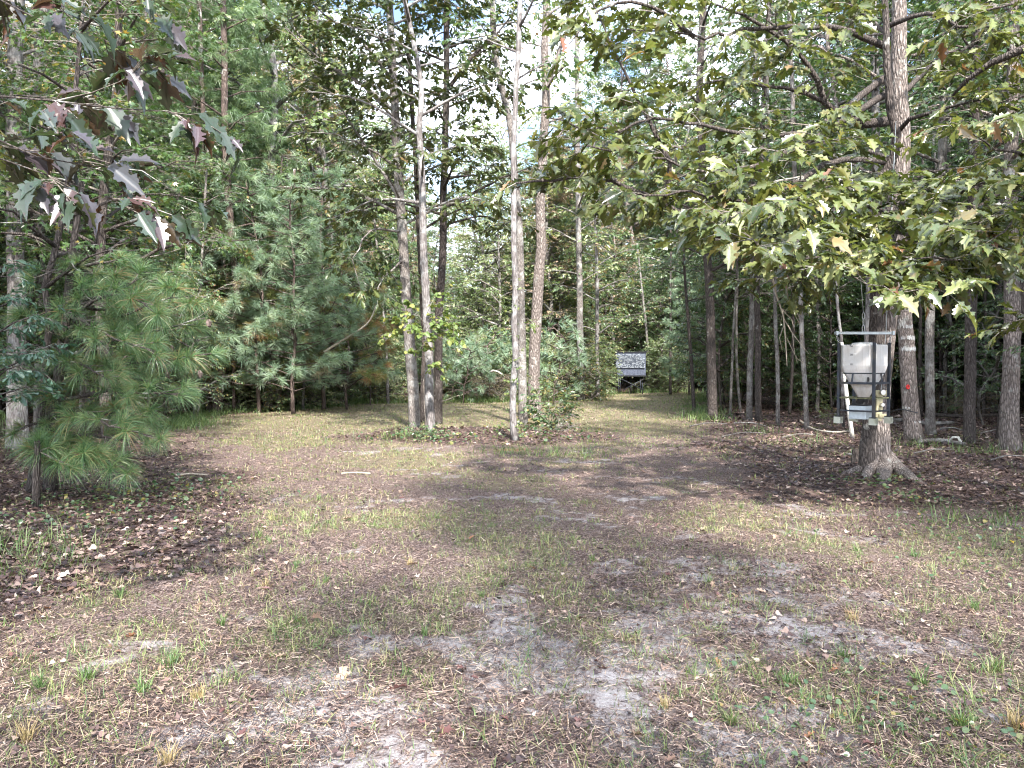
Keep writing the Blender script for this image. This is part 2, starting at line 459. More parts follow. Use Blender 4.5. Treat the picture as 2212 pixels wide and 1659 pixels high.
def tube(pts, rad, sides=8, rough=0.0, seed=0, cap=True, flare=None):
    pts = np.asarray(pts, float); n = len(pts)
    r = np.random.default_rng(seed)
    rad = np.asarray(rad, float) * np.ones(n)
    T = np.gradient(pts, axis=0); T /= np.linalg.norm(T, axis=1, keepdims=True) + 1e-9
    u = np.cross(T[0], [0.13, 1.0, 0.21]); u /= np.linalg.norm(u) + 1e-9
    V = []
    a = np.arange(sides) * 2 * PI / sides
    ph = r.uniform(0, 2 * PI, 4)
    for i in range(n):
        u = u - T[i] * np.dot(u, T[i]); u /= np.linalg.norm(u) + 1e-9
        w = np.cross(T[i], u)
        rr = rad[i] * (1 + rough * (0.6 * np.sin(2 * a + ph[0] + i * 0.11) + 0.5 * np.sin(3 * a + ph[1] - i * 0.17) + 0.35 * r.normal(size=sides)))
        if flare is not None:
            rr = rr * (1 + flare[i] * (0.55 + 0.45 * np.sin(4 * a + ph[2])))
        V.append(pts[i] + np.outer(np.cos(a) * rr, u) + np.outer(np.sin(a) * rr, w))
    V = np.concatenate(V)
    i = np.arange(n - 1)[:, None]; j = np.arange(sides)[None, :]
    j2 = (j + 1) % sides
    Q = np.stack([i * sides + j, i * sides + j2, (i + 1) * sides + j2, (i + 1) * sides + j], axis=-1).reshape(-1, 4)
    F = [tuple(q) for q in Q]
    if cap:
        F.append(tuple(range(sides))[::-1]); F.append(tuple(range((n - 1) * sides, n * sides)))
    return V, F

def tube_obj(name, pts, rad, mat, parent=None, origin=(0, 0, 0), sides=8, **kw):
    V, F = tube(np.asarray(pts, float) - np.asarray(origin), rad, sides, **kw)
    return link(name, mesh_py(name, V, F, mat, True), parent)

def seg_mesh(name, A, B, ra, rb, mat, sides=3):
    """many tapered segments joined into one twig mesh"""
    A = np.asarray(A); B = np.asarray(B); N = len(A)
    d = B - A; L = np.linalg.norm(d, axis=1, keepdims=True) + 1e-9; d = d / L
    ref = np.where(np.abs(d[:, 2:3]) > 0.9, np.array([[1.0, 0, 0]]), np.array([[0, 0, 1.0]]))
    u = np.cross(d, ref); u /= np.linalg.norm(u, axis=1, keepdims=True) + 1e-9
    w = np.cross(d, u)
    a = np.arange(sides) * 2 * PI / sides
    ring = u[:, None, :] * np.cos(a)[None, :, None] + w[:, None, :] * np.sin(a)[None, :, None]
    V = np.concatenate([A[:, None, :] + ring * np.asarray(ra)[:, None, None], B[:, None, :] + ring * np.asarray(rb)[:, None, None]], axis=1)
    quad = np.array([[k, (k + 1) % sides, sides + (k + 1) % sides, sides + k] for k in range(sides)])
    loops = (quad.ravel()[None, :] + (np.arange(N) * 2 * sides)[:, None]).ravel()
    totals = np.full(N * sides, 4); starts = np.arange(N * sides) * 4
    return mesh_from(name, V.reshape(-1, 3), loops, starts, totals, [mat], smooth=True)

# ------------------------------------------------------------------ growing boughs
class Tree:
    def __init__(s, rs):
        s.r = np.random.default_rng(rs)
        s.limbs = []; s.seg = []; s.leaf = []      # leaf: pos, dir, normal
    def twig(s, p, d, L, r0, nleaf, upn=1.0, droop=0.15):
        r = s.r; lz = getattr(s, 'lz', (-0.75, 0.15)); upn = getattr(s, 'upn', upn)
        q = p; dd = d / (np.linalg.norm(d) + 1e-9)
        n = 2
        pts = [p]
        for k in range(n):
            dd = dd + r.normal(size=3) * 0.16 + np.array([0, 0, -droop * 0.5])
            dd /= np.linalg.norm(dd)
            q = q + dd * L / n
            pts.append(q)
        for k in range(n):
            s.seg.append((pts[k], pts[k + 1], r0 * (1 - k / n * 0.5), r0 * (1 - (k + 1) / n * 0.6)))
        for k in range(nleaf):
            t = 1 - (k / max(nleaf, 1)) * 0.75
            j = min(int(t * n), n - 1); f = t * n - j
            pos = pts[j] * (1 - f) + pts[j + 1] * f
            side = np.cross(dd, [0, 0, 1.0]); side /= np.linalg.norm(side) + 1e-9
            ld = dd * r.uniform(0.3, 1.0) + side * (1 if k % 2 else -1) * r.uniform(0.3, 1.0) + np.array([0, 0, r.uniform(*lz)])
            nm = np.array([0, 0, upn]) + r.normal(size=3) * 0.45
            if getattr(s, 'face', 0) and r.uniform() < s.face: nm = nm + np.array([0, -1.6, 0.2])
            s.leaf.append((pos, ld, nm))
    def bough(s, pts, r0, sub=1.0, nsub=9, ntw=5, nleaf=5, twl=0.35, start=0.25, flat=0.25, jitter=0.05, droop=0.15, step=0.25, limb=True):
        r = s.r
        pts = [np.array(p, float) for p in pts]
        Ltot = sum(np.linalg.norm(pts[i + 1] - pts[i]) for i in range(len(pts) - 1))
        C, ts = catmull(pts, step)
        n = len(C)
        C = C + r.normal(size=C.shape) * jitter * np.linspace(0, 1, n)[:, None] * 0.6
        C[0] = pts[0]
        rad = r0 * (1 - 0.85 * np.linspace(0, 1, n) ** 0.9)
        if limb: s.limbs.append((C, rad))
        else:
            for k in range(n - 1): s.seg.append((C[k], C[k + 1], rad[k], rad[k + 1]))
        for k in range(nsub):
            t = start + (1 - start) * (k + r.uniform(0.2, 0.9)) / nsub
            i = min(int(t * (n - 1)), n - 2)
            p = C[i]; d = C[i + 1] - C[i]; d /= np.linalg.norm(d) + 1e-9
            side = np.cross(d, [0, 0, 1.0])
            if np.linalg.norm(side) < 0.3: side = r.normal(size=3); side[2] = 0
            side /= np.linalg.norm(side) + 1e-9
            th = r.uniform(-1, 1) * 0.9
            dir2 = d * r.uniform(0.4, 0.9) + side * (1 if k % 2 else -1) * math.cos(th) + np.array([0, 0, 1]) * (math.sin(th) * flat + 0.08)
            dir2 /= np.linalg.norm(dir2)
            L = sub * (1.15 - 0.7 * t) * r.uniform(0.6, 1.2)
            m = 4; q = p; prev = p
            for j in range(m):
                dir2 = dir2 + r.normal(size=3) * 0.14 + np.array([0, 0, -droop * 0.3]); dir2 /= np.linalg.norm(dir2)
                q = prev + dir2 * L / m
                ra = max(rad[i] * 0.45, 0.004) * (1 - j / m * 0.8)
                s.seg.append((prev, q, min(ra, 0.03), min(ra, 0.03) * 0.75))
                if j > 0 or nsub < 4:
                    for _ in range(max(1, int(round(ntw / (m - 1) + r.uniform(-0.4, 0.4))))):
                        sd = np.cross(dir2, [0, 0, 1.0]) * r.choice([-1, 1])
                        td = dir2 * r.uniform(0.3, 1) + sd * r.uniform(0.2, 1) + np.array([0, 0, r.uniform(-0.25, 0.35)])
                        s.twig(prev * 0.5 + q * 0.5, td, twl * r.uniform(0.6, 1.3), 0.004, nleaf, droop=droop)
                prev = q
            s.twig(q, dir2, twl, 0.004, nleaf + 1, droop=droop)
        s.twig(C[-1], C[-1] - C[-2], twl, 0.004, nleaf + 1, droop=droop)

    def emit(s, root, origin, bark, leafm, templ, size, limb_name='branch', leaf_parts=0, cam_sort=True, twig_mat=None, twig_scale=1.0, leaf_o_mat=None, hi=None, min_limb=0.0, leaf_name='leaf', fol_name='foliage'):
        r = s.r; origin = np.asarray(origin, float)
        lo = [l for l in s.limbs if l[1][0] < min_limb]
        for C, rad in s.limbs:
            if rad[0] < min_limb: continue
            V, F = tube(C - origin, rad, 7, rough=0.05, seed=int(r.integers(1e6)))
            link(limb_name, mesh_py(limb_name, V, F, M[bark], True), root)
        for C, rad in lo:
            for k in range(len(C) - 1): s.seg.append((C[k], C[k + 1], rad[k], rad[k + 1]))
        if s.seg:
            A = np.array([x[0] for x in s.seg]) - origin; B = np.array([x[1] for x in s.seg]) - origin
            me = seg_mesh('twigs', A, B, np.array([x[2] for x in s.seg]) * twig_scale, np.array([x[3] for x in s.seg]) * twig_scale, M[twig_mat or 'twig'])
            link('twigs', me, root, kind='stuff')
        if not s.leaf: return
        pos = np.array([x[0] for x in s.leaf]); dr = np.array([x[1] for x in s.leaf]); nm = np.array([x[2] for x in s.leaf])
        N = len(pos); sz = size * r.uniform(0.62, 1.2, N); rv = r.uniform(0, 1, N)
        rv = np.clip(rv * 0.75 + 0.3 * (fbm(pos[:, 0] * 1.1 + pos[:, 1], pos[:, 2] * 1.1, 5, 2) - 0.1), 0, 1)
        sel = np.zeros(N, bool)
        if leaf_parts:
            ppx = 1106 + pos[:, 0] / pos[:, 1] * FD; ppy = 785 - (pos[:, 2] - CAM_H) / pos[:, 1] * FD
            vis = (ppx > 0) & (ppx < 2212) & (ppy > -5) & (ppy < 1650)
            key = np.where(vis, sz / pos[:, 1], 0) * r.uniform(0.6, 1, N)
            idx = np.argsort(-key)[:leaf_parts]
            idx = idx[vis[idx]]
            sel[idx] = True
            Bs = basis(dr[idx], nm[idx])
            protos = leaf_protos(hi or templ, leaf_o_mat or leafm)
            for a, i in enumerate(idx):
                o = bpy.data.objects.new(leaf_name, protos[a % len(protos)]); COL.objects.link(o)
                Mx = Matrix([[*(Bs[a][c][q] * sz[i] for c in range(3)), (pos[i] - origin)[q]] for q in range(3)] + [[0, 0, 0, 1]])
                o.parent = root; o.matrix_local = Mx
        k = ~sel
        if k.any():
            me = cloud_mesh(fol_name, templ, pos[k] - origin, dr[k], nm[k], sz[k], rv[k], M[leafm])
            link(fol_name, me, root, kind='stuff')

_pro = {}
def leaf_protos(templ, mat):
    key = (templ, mat)
    if key not in _pro:
        TV, TF = TEMPL[templ]; L = []
        rr = np.random.default_rng(11)
        for k in range(6 if 'tuft' not in templ else 3):
            V = TV.copy()
            if 'tuft' not in templ:
                c = rr.uniform(-0.1, 0.6); tw = rr.uniform(-0.9, 0.9)
                V[:, 2] += -c * V[:, 1] ** 2 + tw * V[:, 0] * V[:, 1] + rr.uniform(-0.1, 0.5) * np.abs(V[:, 0])
                V[:, 0] *= rr.uniform(0.85, 1.1)
            loops = np.concatenate([np.array(f) for f in TF]); tot = np.array([len(f) for f in TF])
            st = np.concatenate([[0], np.cumsum(tot)[:-1]])
            L.append(mesh_from('leaf', V, loops, st, tot, [M[mat]], rnd=rr.uniform(0, 1) * np.ones(len(V)) if 'tuft' not in templ else np.repeat(rr.uniform(0, 0.97, len(V) // 5), 5)))
        _pro[key] = L
    return _pro[key]

def trunk(root, pts, r0, r1, bark, flare=0.5, name='trunk', sides=14, step=0.22, rough=0.05, seed=3, origin=None):
    origin = np.array(root.location) if origin is None else origin
    C, ts = catmull(pts, step)
    n = len(C); t = np.linspace(0, 1, n)
    rad = r0 + (r1 - r0) * t
    h = C[:, 2] - C[0, 2]
    fl = flare * np.exp(-np.clip(h, 0, None) / (2.2 * r0))
    rr = np.random.default_rng(seed)
    C = C + np.cumsum(rr.normal(size=C.shape) * 0.004, axis=0)
    V, F = tube(C - origin, rad, sides, rough=rough, seed=seed, flare=fl)
    o = link(name, mesh_py(name, V, F, M[bark], True), root)
    return o, C, rad

def trunk_pts(dpts, base, d, top=None):
    """display points at depth d, first replaced by the base on the ground, last extended to height top"""
    L = [np.array([base[0], base[1], base[2] - 0.08])] + [P(x, y, d + (q[0] if q else 0)) for x, y, *q in dpts]
    if top and L[-1][2] < top:
        v = L[-1] - L[-2]; v = v / (abs(v[2]) + 1e-6) * (top - L[-1][2])
        v[0] = np.clip(v[0], -1.2, 1.2); v[1] = np.clip(v[1], -1, 1)
        L.append(L[-1] + v)
    return L

# ------------------------------------------------------------------ ground
LX = ([0, 4, 5, 5.7, 9, 12.4, 16, 23, 29, 34, 60], [-5, -3.3, -2.7, -2.3, -3.3, -4.6, -6.9, -9.4, -6.3, -6.0, -6.0])
RX = ([0, 7, 8.4, 10, 15, 18, 22, 28, 35, 42, 60], [7.5, 5.8, 4.9, 3.5, 3.4, 4.4, 5.3, 6.6, 8.6, 10, 10])
def back_y(x):
    return np.interp(x, [-12, -6, 2.0, 3.4, 5.0, 10, 16], [27, 31, 33.5, 34, 41, 44, 40])
def sstep(v, a, b):
    t = np.clip((v - a) / (b - a), 0, 1); return t * t * (3 - 2 * t)

def masks(x, y):
    x = np.asarray(x, float); y = np.asarray(y, float)
    n1 = fbm(x * 0.8, y * 0.8, 21, 4); n2 = fbm(x * 2.3, y * 2.3, 31, 4); n3 = fbm(x * 1.2, y * 0.7, 41, 5)
    wob = (n1 - 0.5) * 2.6
    el = np.interp(y, *LX); er = np.interp(y, *RX)
    lit = np.maximum(sstep(el - x + wob, -0.7, 0.9), sstep(x - er + wob, -0.8, 1.1))
    lit = np.maximum(lit, sstep(y - back_y(x) + wob, -0.3, 1.0))
    lit = np.maximum(lit, 0.95 * sstep(gauss(x, y, -0.6, 16.4, 3.4, 1.8) + wob * 0.2, 0.32, 0.65))
    lit = np.maximum(lit, 0.8 * sstep(gauss(x, y, 4.6, 9.6, 2.4, 1.5) + wob * 0.25, 0.3, 0.7))
    lit = np.maximum(lit, 0.3 * sstep(n3, 0.5, 0.68) * sstep(y, 2, 6) * sstep(14 - y, 0, 4))
    sand = sstep(n2 * 0.55 + n3 * 0.45 + 0.28 * gauss(x, y, 0.1, 3.5, 1.7, 1.4) + 0.06 * gauss(x, y, 1.5, 9, 4, 6) - 0.06 * sstep(np.abs(x - 0.6), 1.5, 5), 0.545, 0.76) * (1 - lit * 0.85)
    sand = sand * sstep(22 - y, 0, 10)
    gr = sstep(y, 13, 20) * 0.9 + 0.55 * sstep(fbm(x * 0.9 + 5, y * 0.9, 51, 4), 0.45, 0.62)
    gr = gr + 0.5 * gauss(x, y, 2.6, 3.4, 1.8, 1.6) + 0.3 * gauss(x, y, -1.8, 4, 1.0, 1.6) + 0.35 * gauss(x, y, -2.0, 12, 3, 4)
    gr = np.clip(gr, 0, 1) * (1 - 0.85 * lit) * (1 - 0.75 * sand)
    return lit, np.clip(gr, 0, 1), sand

def grid_axis(lo, hi, c, near, grow, nmax):
    out = [c]; s = near
    while out[-1] < hi: out.append(out[-1] + s); s *= grow
    o2 = [c]; s = near
    while o2[-1] > lo: o2.append(o2[-1] - s); s *= grow
    return np.array(sorted(set(o2 + out)))
gxs = grid_axis(-260, 260, 0.3, 0.055, 1.017, 0)
gys = grid_axis(-60, 420, 5.0, 0.06, 1.0165, 0)
X, Y = np.meshgrid(gxs, gys)
Z = ground_h(X, Y)
nx, ny = len(gxs), len(gys)
near_w = np.clip(1 - (Y - 4) / 18, 0, 1)
Z = Z + near_w * (0.02 * (fbm(X * 7, Y * 7, 61, 3) - 0.5) * 2 + 0.03 * (fbm(X * 2.2, Y * 2.2, 63, 3) - 0.5) * 2)
lit_, gr_, sa_ = masks(X, Y)
V = np.stack([X.ravel(), Y.ravel(), Z.ravel()], axis=1)
i = np.arange(ny - 1)[:, None]; j = np.arange(nx - 1)[None, :]
Q = np.stack([i * nx + j, i * nx + j + 1, (i + 1) * nx + j + 1, (i + 1) * nx + j], axis=-1).reshape(-1)
nq = (nx - 1) * (ny - 1)

m, n, out = nodes('forest_clearing_ground')
tcn = n.nodes.new('ShaderNodeTexCoord')
ob = tcn.outputs['Object']
def attr(nm):
    a = n.nodes.new('ShaderNodeAttribute'); a.attribute_name = nm; return a.outputs['Fac']
f1 = noise(n, ob, 60, 5, 0.75); f2 = noise(n, ob, 14, 5, 0.7); f3 = noise(n, ob, 190, 3, 0.7)
fbig = noise(n, ob, 4.5, 10, 0.8)
soil = ramp(n, [(0.37, (0.022, 0.014, 0.013)), (0.5, (0.17, 0.115, 0.1)), (0.62, (0.48, 0.38, 0.34))], f1)
sandc = ramp(n, [(0.36, (0.16, 0.125, 0.12)), (0.48, (0.45, 0.4, 0.4)), (0.6, (0.7, 0.67, 0.68))], math_(n, 'ADD', math_(n, 'MULTIPLY', f3, 0.5), math_(n, 'MULTIPLY', f2, 0.5)))
vor = n.nodes.new('ShaderNodeTexVoronoi'); vor.inputs['Scale'].default_value = 17; n.links.new(ob, vor.inputs['Vector'])
bwn = n.nodes.new('ShaderNodeRGBToBW'); n.links.new(vor.outputs['Color'], bwn.inputs[0])
litc = ramp(n, [(0.15, (0.03, 0.02, 0.02)), (0.4, (0.08, 0.05, 0.046)), (0.6, (0.15, 0.1, 0.085)), (0.85, (0.28, 0.2, 0.165))], math_(n, 'ADD', math_(n, 'MULTIPLY', bwn.outputs[0], 0.7), math_(n, 'MULTIPLY', f1, 0.3)))
grc = ramp(n, [(0.36, (0.06, 0.055, 0.03)), (0.5, (0.21, 0.19, 0.1)), (0.64, (0.42, 0.37, 0.22))], f1)
sm = mapr(n, math_(n, 'ADD', attr('sand'), math_(n, 'MULTIPLY', math_(n, 'SUBTRACT', fbig, 0.5), 4.6)), 0.45, 1.0, 0, 0.95)
c = mixc(n, sm, soil, sandc)
gm = mapr(n, math_(n, 'ADD', attr('grass'), math_(n, 'MULTIPLY', math_(n, 'SUBTRACT', f2, 0.5), 2.2)), 0.35, 1.0, 0, 0.75)
c = mixc(n, gm, c, grc)
lm = mapr(n, math_(n, 'ADD', attr('litter'), math_(n, 'MULTIPLY', math_(n, 'SUBTRACT', f2, 0.5), 1.8)), 0.3, 0.75)
c = mixc(n, lm, c, litc)
clay = attr('clay')
c = mixc(n, clay, c, (0.42, 0.22, 0.11))
principled(n, out, c, 0.9, 0.2, normal=bump(n, math_(n, 'ADD', math_(n, 'MULTIPLY', bwn.outputs[0], 0.3), math_(n, 'ADD', f1, math_(n, 'MULTIPLY', f3, 0.4))), 0.04))
gme = mesh_from('ground', V, Q, np.arange(nq) * 4, np.full(nq, 4), [m], smooth=True)
cg = G(1105, 972)
clay_v = gauss(X, Y, cg[0], cg[1], 0.35, 0.2) * sstep(fbm(X * 5, Y * 5, 71, 3), 0.3, 0.55)
for nm_, arr in (('litter', lit_), ('grass', gr_), ('sand', sa_), ('clay', clay_v)):
    a = gme.attributes.new(nm_, 'FLOAT', 'POINT'); a.data.foreach_set('value', arr.astype(np.float32).ravel())
link('ground', gme, kind='structure')

# ------------------------------------------------------------------ ground cover (nobody could count it)
def sample(n, y0, y1, p=1.0, wid=0.72):
    u = rng.uniform(0, 1, n)
    if p == 1.0: y = y0 * (y1 / y0) ** u
    else: y = (y0 ** (1 - p) + u * (y1 ** (1 - p) - y0 ** (1 - p))) ** (1 / (1 - p))
    x = rng.uniform(-1, 1, n) * (wid * y + 0.6)
    return x, y

def flat_dirs(n, tilt=0.12):
    a = rng.uniform(0, 2 * PI, n)
    d = np.stack([np.cos(a), np.sin(a), rng.normal(0, tilt, n)], axis=1)
    nm = np.stack([rng.normal(0, tilt * 1.6, n), rng.normal(0, tilt * 1.6, n), np.ones(n)], axis=1)
    return d, nm

# thatch: chopped dead stalks and needles
x, y = sample(300000, 2.3, 36, 1.25)
lit, gr, sa = masks(x, y)
keep = rng.uniform(0, 1, len(x)) < (0.97 - 0.35 * sa - 0.35 * lit)
x, y, lit = x[keep], y[keep], lit[keep]
d, nm = flat_dirs(len(x), 0.16)
sc_ = np.clip(y / 6, 1, 4)
ln = rng.uniform(0.015, 0.07, len(x)) * sc_ ** 0.6
me = cloud_mesh('thatch', 'strip', np.stack([x, y, ground_h(x, y) + rng.uniform(0.004, 0.02, len(x))], 1), d, nm, ln, np.clip(rng.uniform(0, 1, len(x)) - 0.25 * lit, 0, 1), M['thatch'], width=rng.uniform(0.0018, 0.005, len(x)) * sc_ ** 0.7)
link('dry_thatch', me, kind='stuff', label='chopped dead grass stalks and bark bits strewn over the clearing', category='ground litter')

# leaf litter
x, y = sample(190000, 2.3, 45, 1.0, 0.85)
lit, gr, sa = masks(x, y)
keep = rng.uniform(0, 1, len(x)) < (0.1 + 0.9 * lit) * (1 - 0.4 * gr)
x, y, lit = x[keep], y[keep], lit[keep]
d, nm = flat_dirs(len(x), 0.3)
ln = rng.uniform(0.02, 0.08, len(x)) * (0.55 + 0.45 * lit) * np.clip(y / 12, 1, 1.8)
me = cloud_mesh('leaf_litter', 'spat', np.stack([x, y, ground_h(x, y) + rng.uniform(0.008, 0.03, len(x))], 1), d, nm, ln, np.clip(rng.uniform(-0.1, 1, len(x)), 0, 1), M['litter'], width=ln * rng.uniform(1.2, 2.2, len(x)))
link('leaf_litter', me, kind='stuff', label='brown and purple dead leaves covering the shaded edges of the clearing', category='leaf litter')

# grass
def tuft_field(ntuft, y0, y1, p, nb, h0, h1, wd, thr=0.0, lean=0.5, power=1.0, spread=0.03, tone=0.0, base_keep=0.08):
    x, y = sample(ntuft, y0, y1, p)
    lit, gr, sa = masks(x, y)
    keep = rng.uniform(0, 1, len(x)) < np.clip(base_keep + gr ** power, 0, 1)
    x, y = x[keep], y[keep]
    k = rng.integers(max(nb // 2, 1), nb + 1, len(x))
    xi = np.repeat(x, k); yi = np.repeat(y, k); ton = np.repeat(rng.normal(0, 0.16, len(x)), k)
    hs = np.repeat(rng.uniform(h0, h1, len(x)), k)
    n_ = len(xi)
    s_ = np.clip(yi / 8, 1, 3) 
    xi = xi + rng.normal(0, spread, n_) * s_; yi = yi + rng.normal(0, spread, n_) * s_
    a = rng.uniform(0, 2 * PI, n_); l = np.abs(rng.normal(0, lean, n_))
    d = np.stack([np.cos(a) * l, np.sin(a) * l, np.ones(n_)], 1)
    nm = np.stack([-np.cos(a), -np.sin(a), rng.normal(0.1, 0.3, n_)], 1)
    nm = -nm + rng.normal(0, 0.5, nm.shape)
    ln = hs * rng.uniform(0.5, 1.15, n_)
    return np.stack([xi, yi, ground_h(xi, yi)], 1), d, nm, ln, np.clip(rng.uniform(0.05, 0.75, n_) + ton + tone, 0, 1), rng.uniform(wd * 0.6, wd * 1.3, n_) * np.clip(yi / 6, 1, 4.5)
parts = [tuft_field(11000, 2.2, 9, 1.2, 9, 0.03, 0.09, 0.0034, lean=0.9, base_keep=0.22, tone=0.12),
         tuft_field(2600, 2.2, 8, 1.2, 16, 0.06, 0.14, 0.004, lean=0.75, power=1.6, base_keep=0.03, tone=-0.08),
         tuft_field(15000, 5, 17, 1.0, 7, 0.035, 0.09, 0.0034, lean=0.8, base_keep=0.2, tone=0.15),
         tuft_field(21000, 13, 44, 0.7, 4, 0.05, 0.11, 0.0034, lean=0.7, tone=0.12)]
cc = [np.concatenate([p[i] for p in parts]) for i in range(6)]
me = cloud_mesh('grass', 'blade', *cc[:5], M['grass'], width=cc[5])
link('grass', me, kind='stuff', label='thin patchy grass of the clearing, green and straw coloured', category='grass')
# rough weeds at the clearing's edges and base of trunks
def weeds(cx, cyy, sx, sy, n_, h, templ='blade', wd=0.006):
    x = rng.normal(cx, sx, n_); y = rng.normal(cyy, sy, n_)
    a = rng.uniform(0, 2 * PI, n_); l = np.abs(rng.normal(0, 0.6, n_))
    return np.stack([x, y, ground_h(x, y)], 1), np.stack([np.cos(a) * l, np.sin(a) * l, np.ones(n_)], 1), np.stack([np.cos(a), np.sin(a), 0.2 + 0 * a], 1) + rng.normal(0, 0.4, (n_, 3)), rng.uniform(h * 0.4, h, n_), rng.uniform(0, 0.6, n_), rng.uniform(wd * .6, wd * 1.4, n_)
L = []
for k in range(70):
    t = rng.uniform(0, 1)
    yy = rng.uniform(18, 33); L.append(weeds(np.interp(yy, *LX) - 0.2, yy, 0.35, 0.4, 60, 0.3, wd=0.012))
for k in range(60):
    xx = rng.uniform(-7, 10); L.append(weeds(xx, back_y(xx) - 0.2, 0.5, 0.4, 60, 0.42, wd=0.018))
for k in range(34):
    yy = rng.uniform(21, 40); L.append(weeds(np.interp(yy, *RX) + 0.2, yy, 0.4, 0.4, 60, 0.32, wd=0.014))
L.append(weeds(*G(70, 1190)[:2], 0.35, 0.25, 170, 0.3, wd=0.005)); L.append(weeds(*G(60, 1230)[:2], 0.3, 0.2, 120, 0.22, wd=0.005))
for px, py, n_, h in ((1210, 985, 90, 0.35), (1090, 980, 120, 0.3), (870, 945, 120, 0.3), (1640, 935, 70, 0.3), (1995, 965, 70, 0.3), (2120, 980, 90, 0.3), (2130, 1130, 120, 0.22), (1745, 960, 60, 0.4), (1840, 985, 60, 0.2)):
    g = G(px, py); L.append(weeds(g[0], g[1], 0.35, 0.22, n_, h, wd=0.009))
cc = [np.concatenate([p[i] for p in L]) for i in range(6)]
link('weeds', cloud_mesh('weeds', 'blade', *cc[:5], M['grass'], width=cc[5]), kind='stuff', label='taller weeds along the edges of the clearing and at the tree bases', category='weeds')
# small creeping leaves
pos = []; 
for px, py, n_, s_ in ((900, 945, 130, 0.5), (960, 955, 30, 0.5), (1130, 945, 60, 0.6), (1170, 930, 80, 0.6), (250, 1090, 260, 0.7), (330, 1060, 200, 0.8), (120, 1130, 140, 0.5), (2150, 1170, 200, 0.6), (1900, 1040, 110, 0.35), (1960, 1075, 90, 0.35), (2100, 1250, 80, 0.5), (1860, 1560, 200, 0.35), (2060, 1500, 120, 0.4), (1230, 950, 30, 0.5)):
    g = G(px, py); x = rng.normal(g[0], s_, n_); y = rng.normal(g[1], s_ * 0.6, n_)
    pos.append(np.stack([x, y, ground_h(x, y) + rng.uniform(0.02, 0.14, n_) * (0.3 if s_ < 0.45 else 1)], 1))
pos = np.concatenate(pos); d, nm = flat_dirs(len(pos), 0.35)
link('ground_ivy', cloud_mesh('ground_ivy', 'round', pos, d, nm, rng.uniform(0.025, 0.055, len(pos)) * np.clip(pos[:, 1] / 9, 0.6, 1.5), rng.uniform(0, 1, len(pos)), M['far_green']), kind='stuff', label='small green creepers growing between the dead leaves', category='creepers')

# ------------------------------------------------------------------ tree prototypes for the woods
def proto_broad(seed, H, r0, h0, nb, bl, leafm, bark, size, nleaf=4, nsub=6, ntw=3, templ='lo', sub=0.9, twl=0.5, up=0.45):
    T = Tree(seed); r = T.r
    C = [np.array([0, 0, -0.15])]
    for k in range(1, 7): C.append(np.array([r.normal(0, 0.14) * k ** 0.6, r.normal(0, 0.14) * k ** 0.6, H * k / 6]))
    Cc, ts = catmull(C, 0.5)
    rad = np.interp(np.linspace(0, 1, len(Cc)), [0, 1], [r0, 0.02])
    V, F = tube(Cc, rad, 8, rough=0.06, seed=seed)
    tr = mesh_py('trunk', V, F, M[bark], True)
    for k in range(nb):
        t = (k + r.uniform(0, 1)) / nb
        h = h0 + (H - h0) * t
        p = np.array([np.interp(h, Cc[:, 2], Cc[:, 0]), np.interp(h, Cc[:, 2], Cc[:, 1]), h])
        a = k * 2.4 + r.uniform(-0.6, 0.6)
        L = bl * (1.05 - 0.75 * t ** 1.5) * r.uniform(0.6, 1.15)
        e = p + np.array([math.cos(a) * L, math.sin(a) * L, L * up * r.uniform(0.2, 1.3)])
        mid = (p + e) / 2 + np.array([0, 0, 0.12 * L])
        T.bough([p, mid, e], 0.02 + 0.016 * L, sub=sub * (0.5 + 0.25 * L), nsub=nsub, ntw=ntw, nleaf=nleaf, twl=twl, start=0.2, limb=False, step=0.6, jitter=0.08)
    A = np.array([q[0] for q in T.seg]); B = np.array([q[1] for q in T.seg])
    tw = seg_mesh('twigs', A, B, [q[2] * 1.2 for q in T.seg], [q[3] * 1.2 for q in T.seg], M[bark])
    pos = np.array([q[0] for q in T.leaf]); N = len(pos)
    rv = np.clip(r.uniform(0, 0.8, N) + 0.5 * (fbm(pos[:, 0] * 0.8 + seed, pos[:, 2] * 0.8, seed, 3) - 0.35), 0, 1)
    fo = cloud_mesh('crown', templ, pos, [q[1] for q in T.leaf], [q[2] for q in T.leaf], size * r.uniform(0.6, 1.25, N), rv, M[leafm])
    return tr, tw, fo

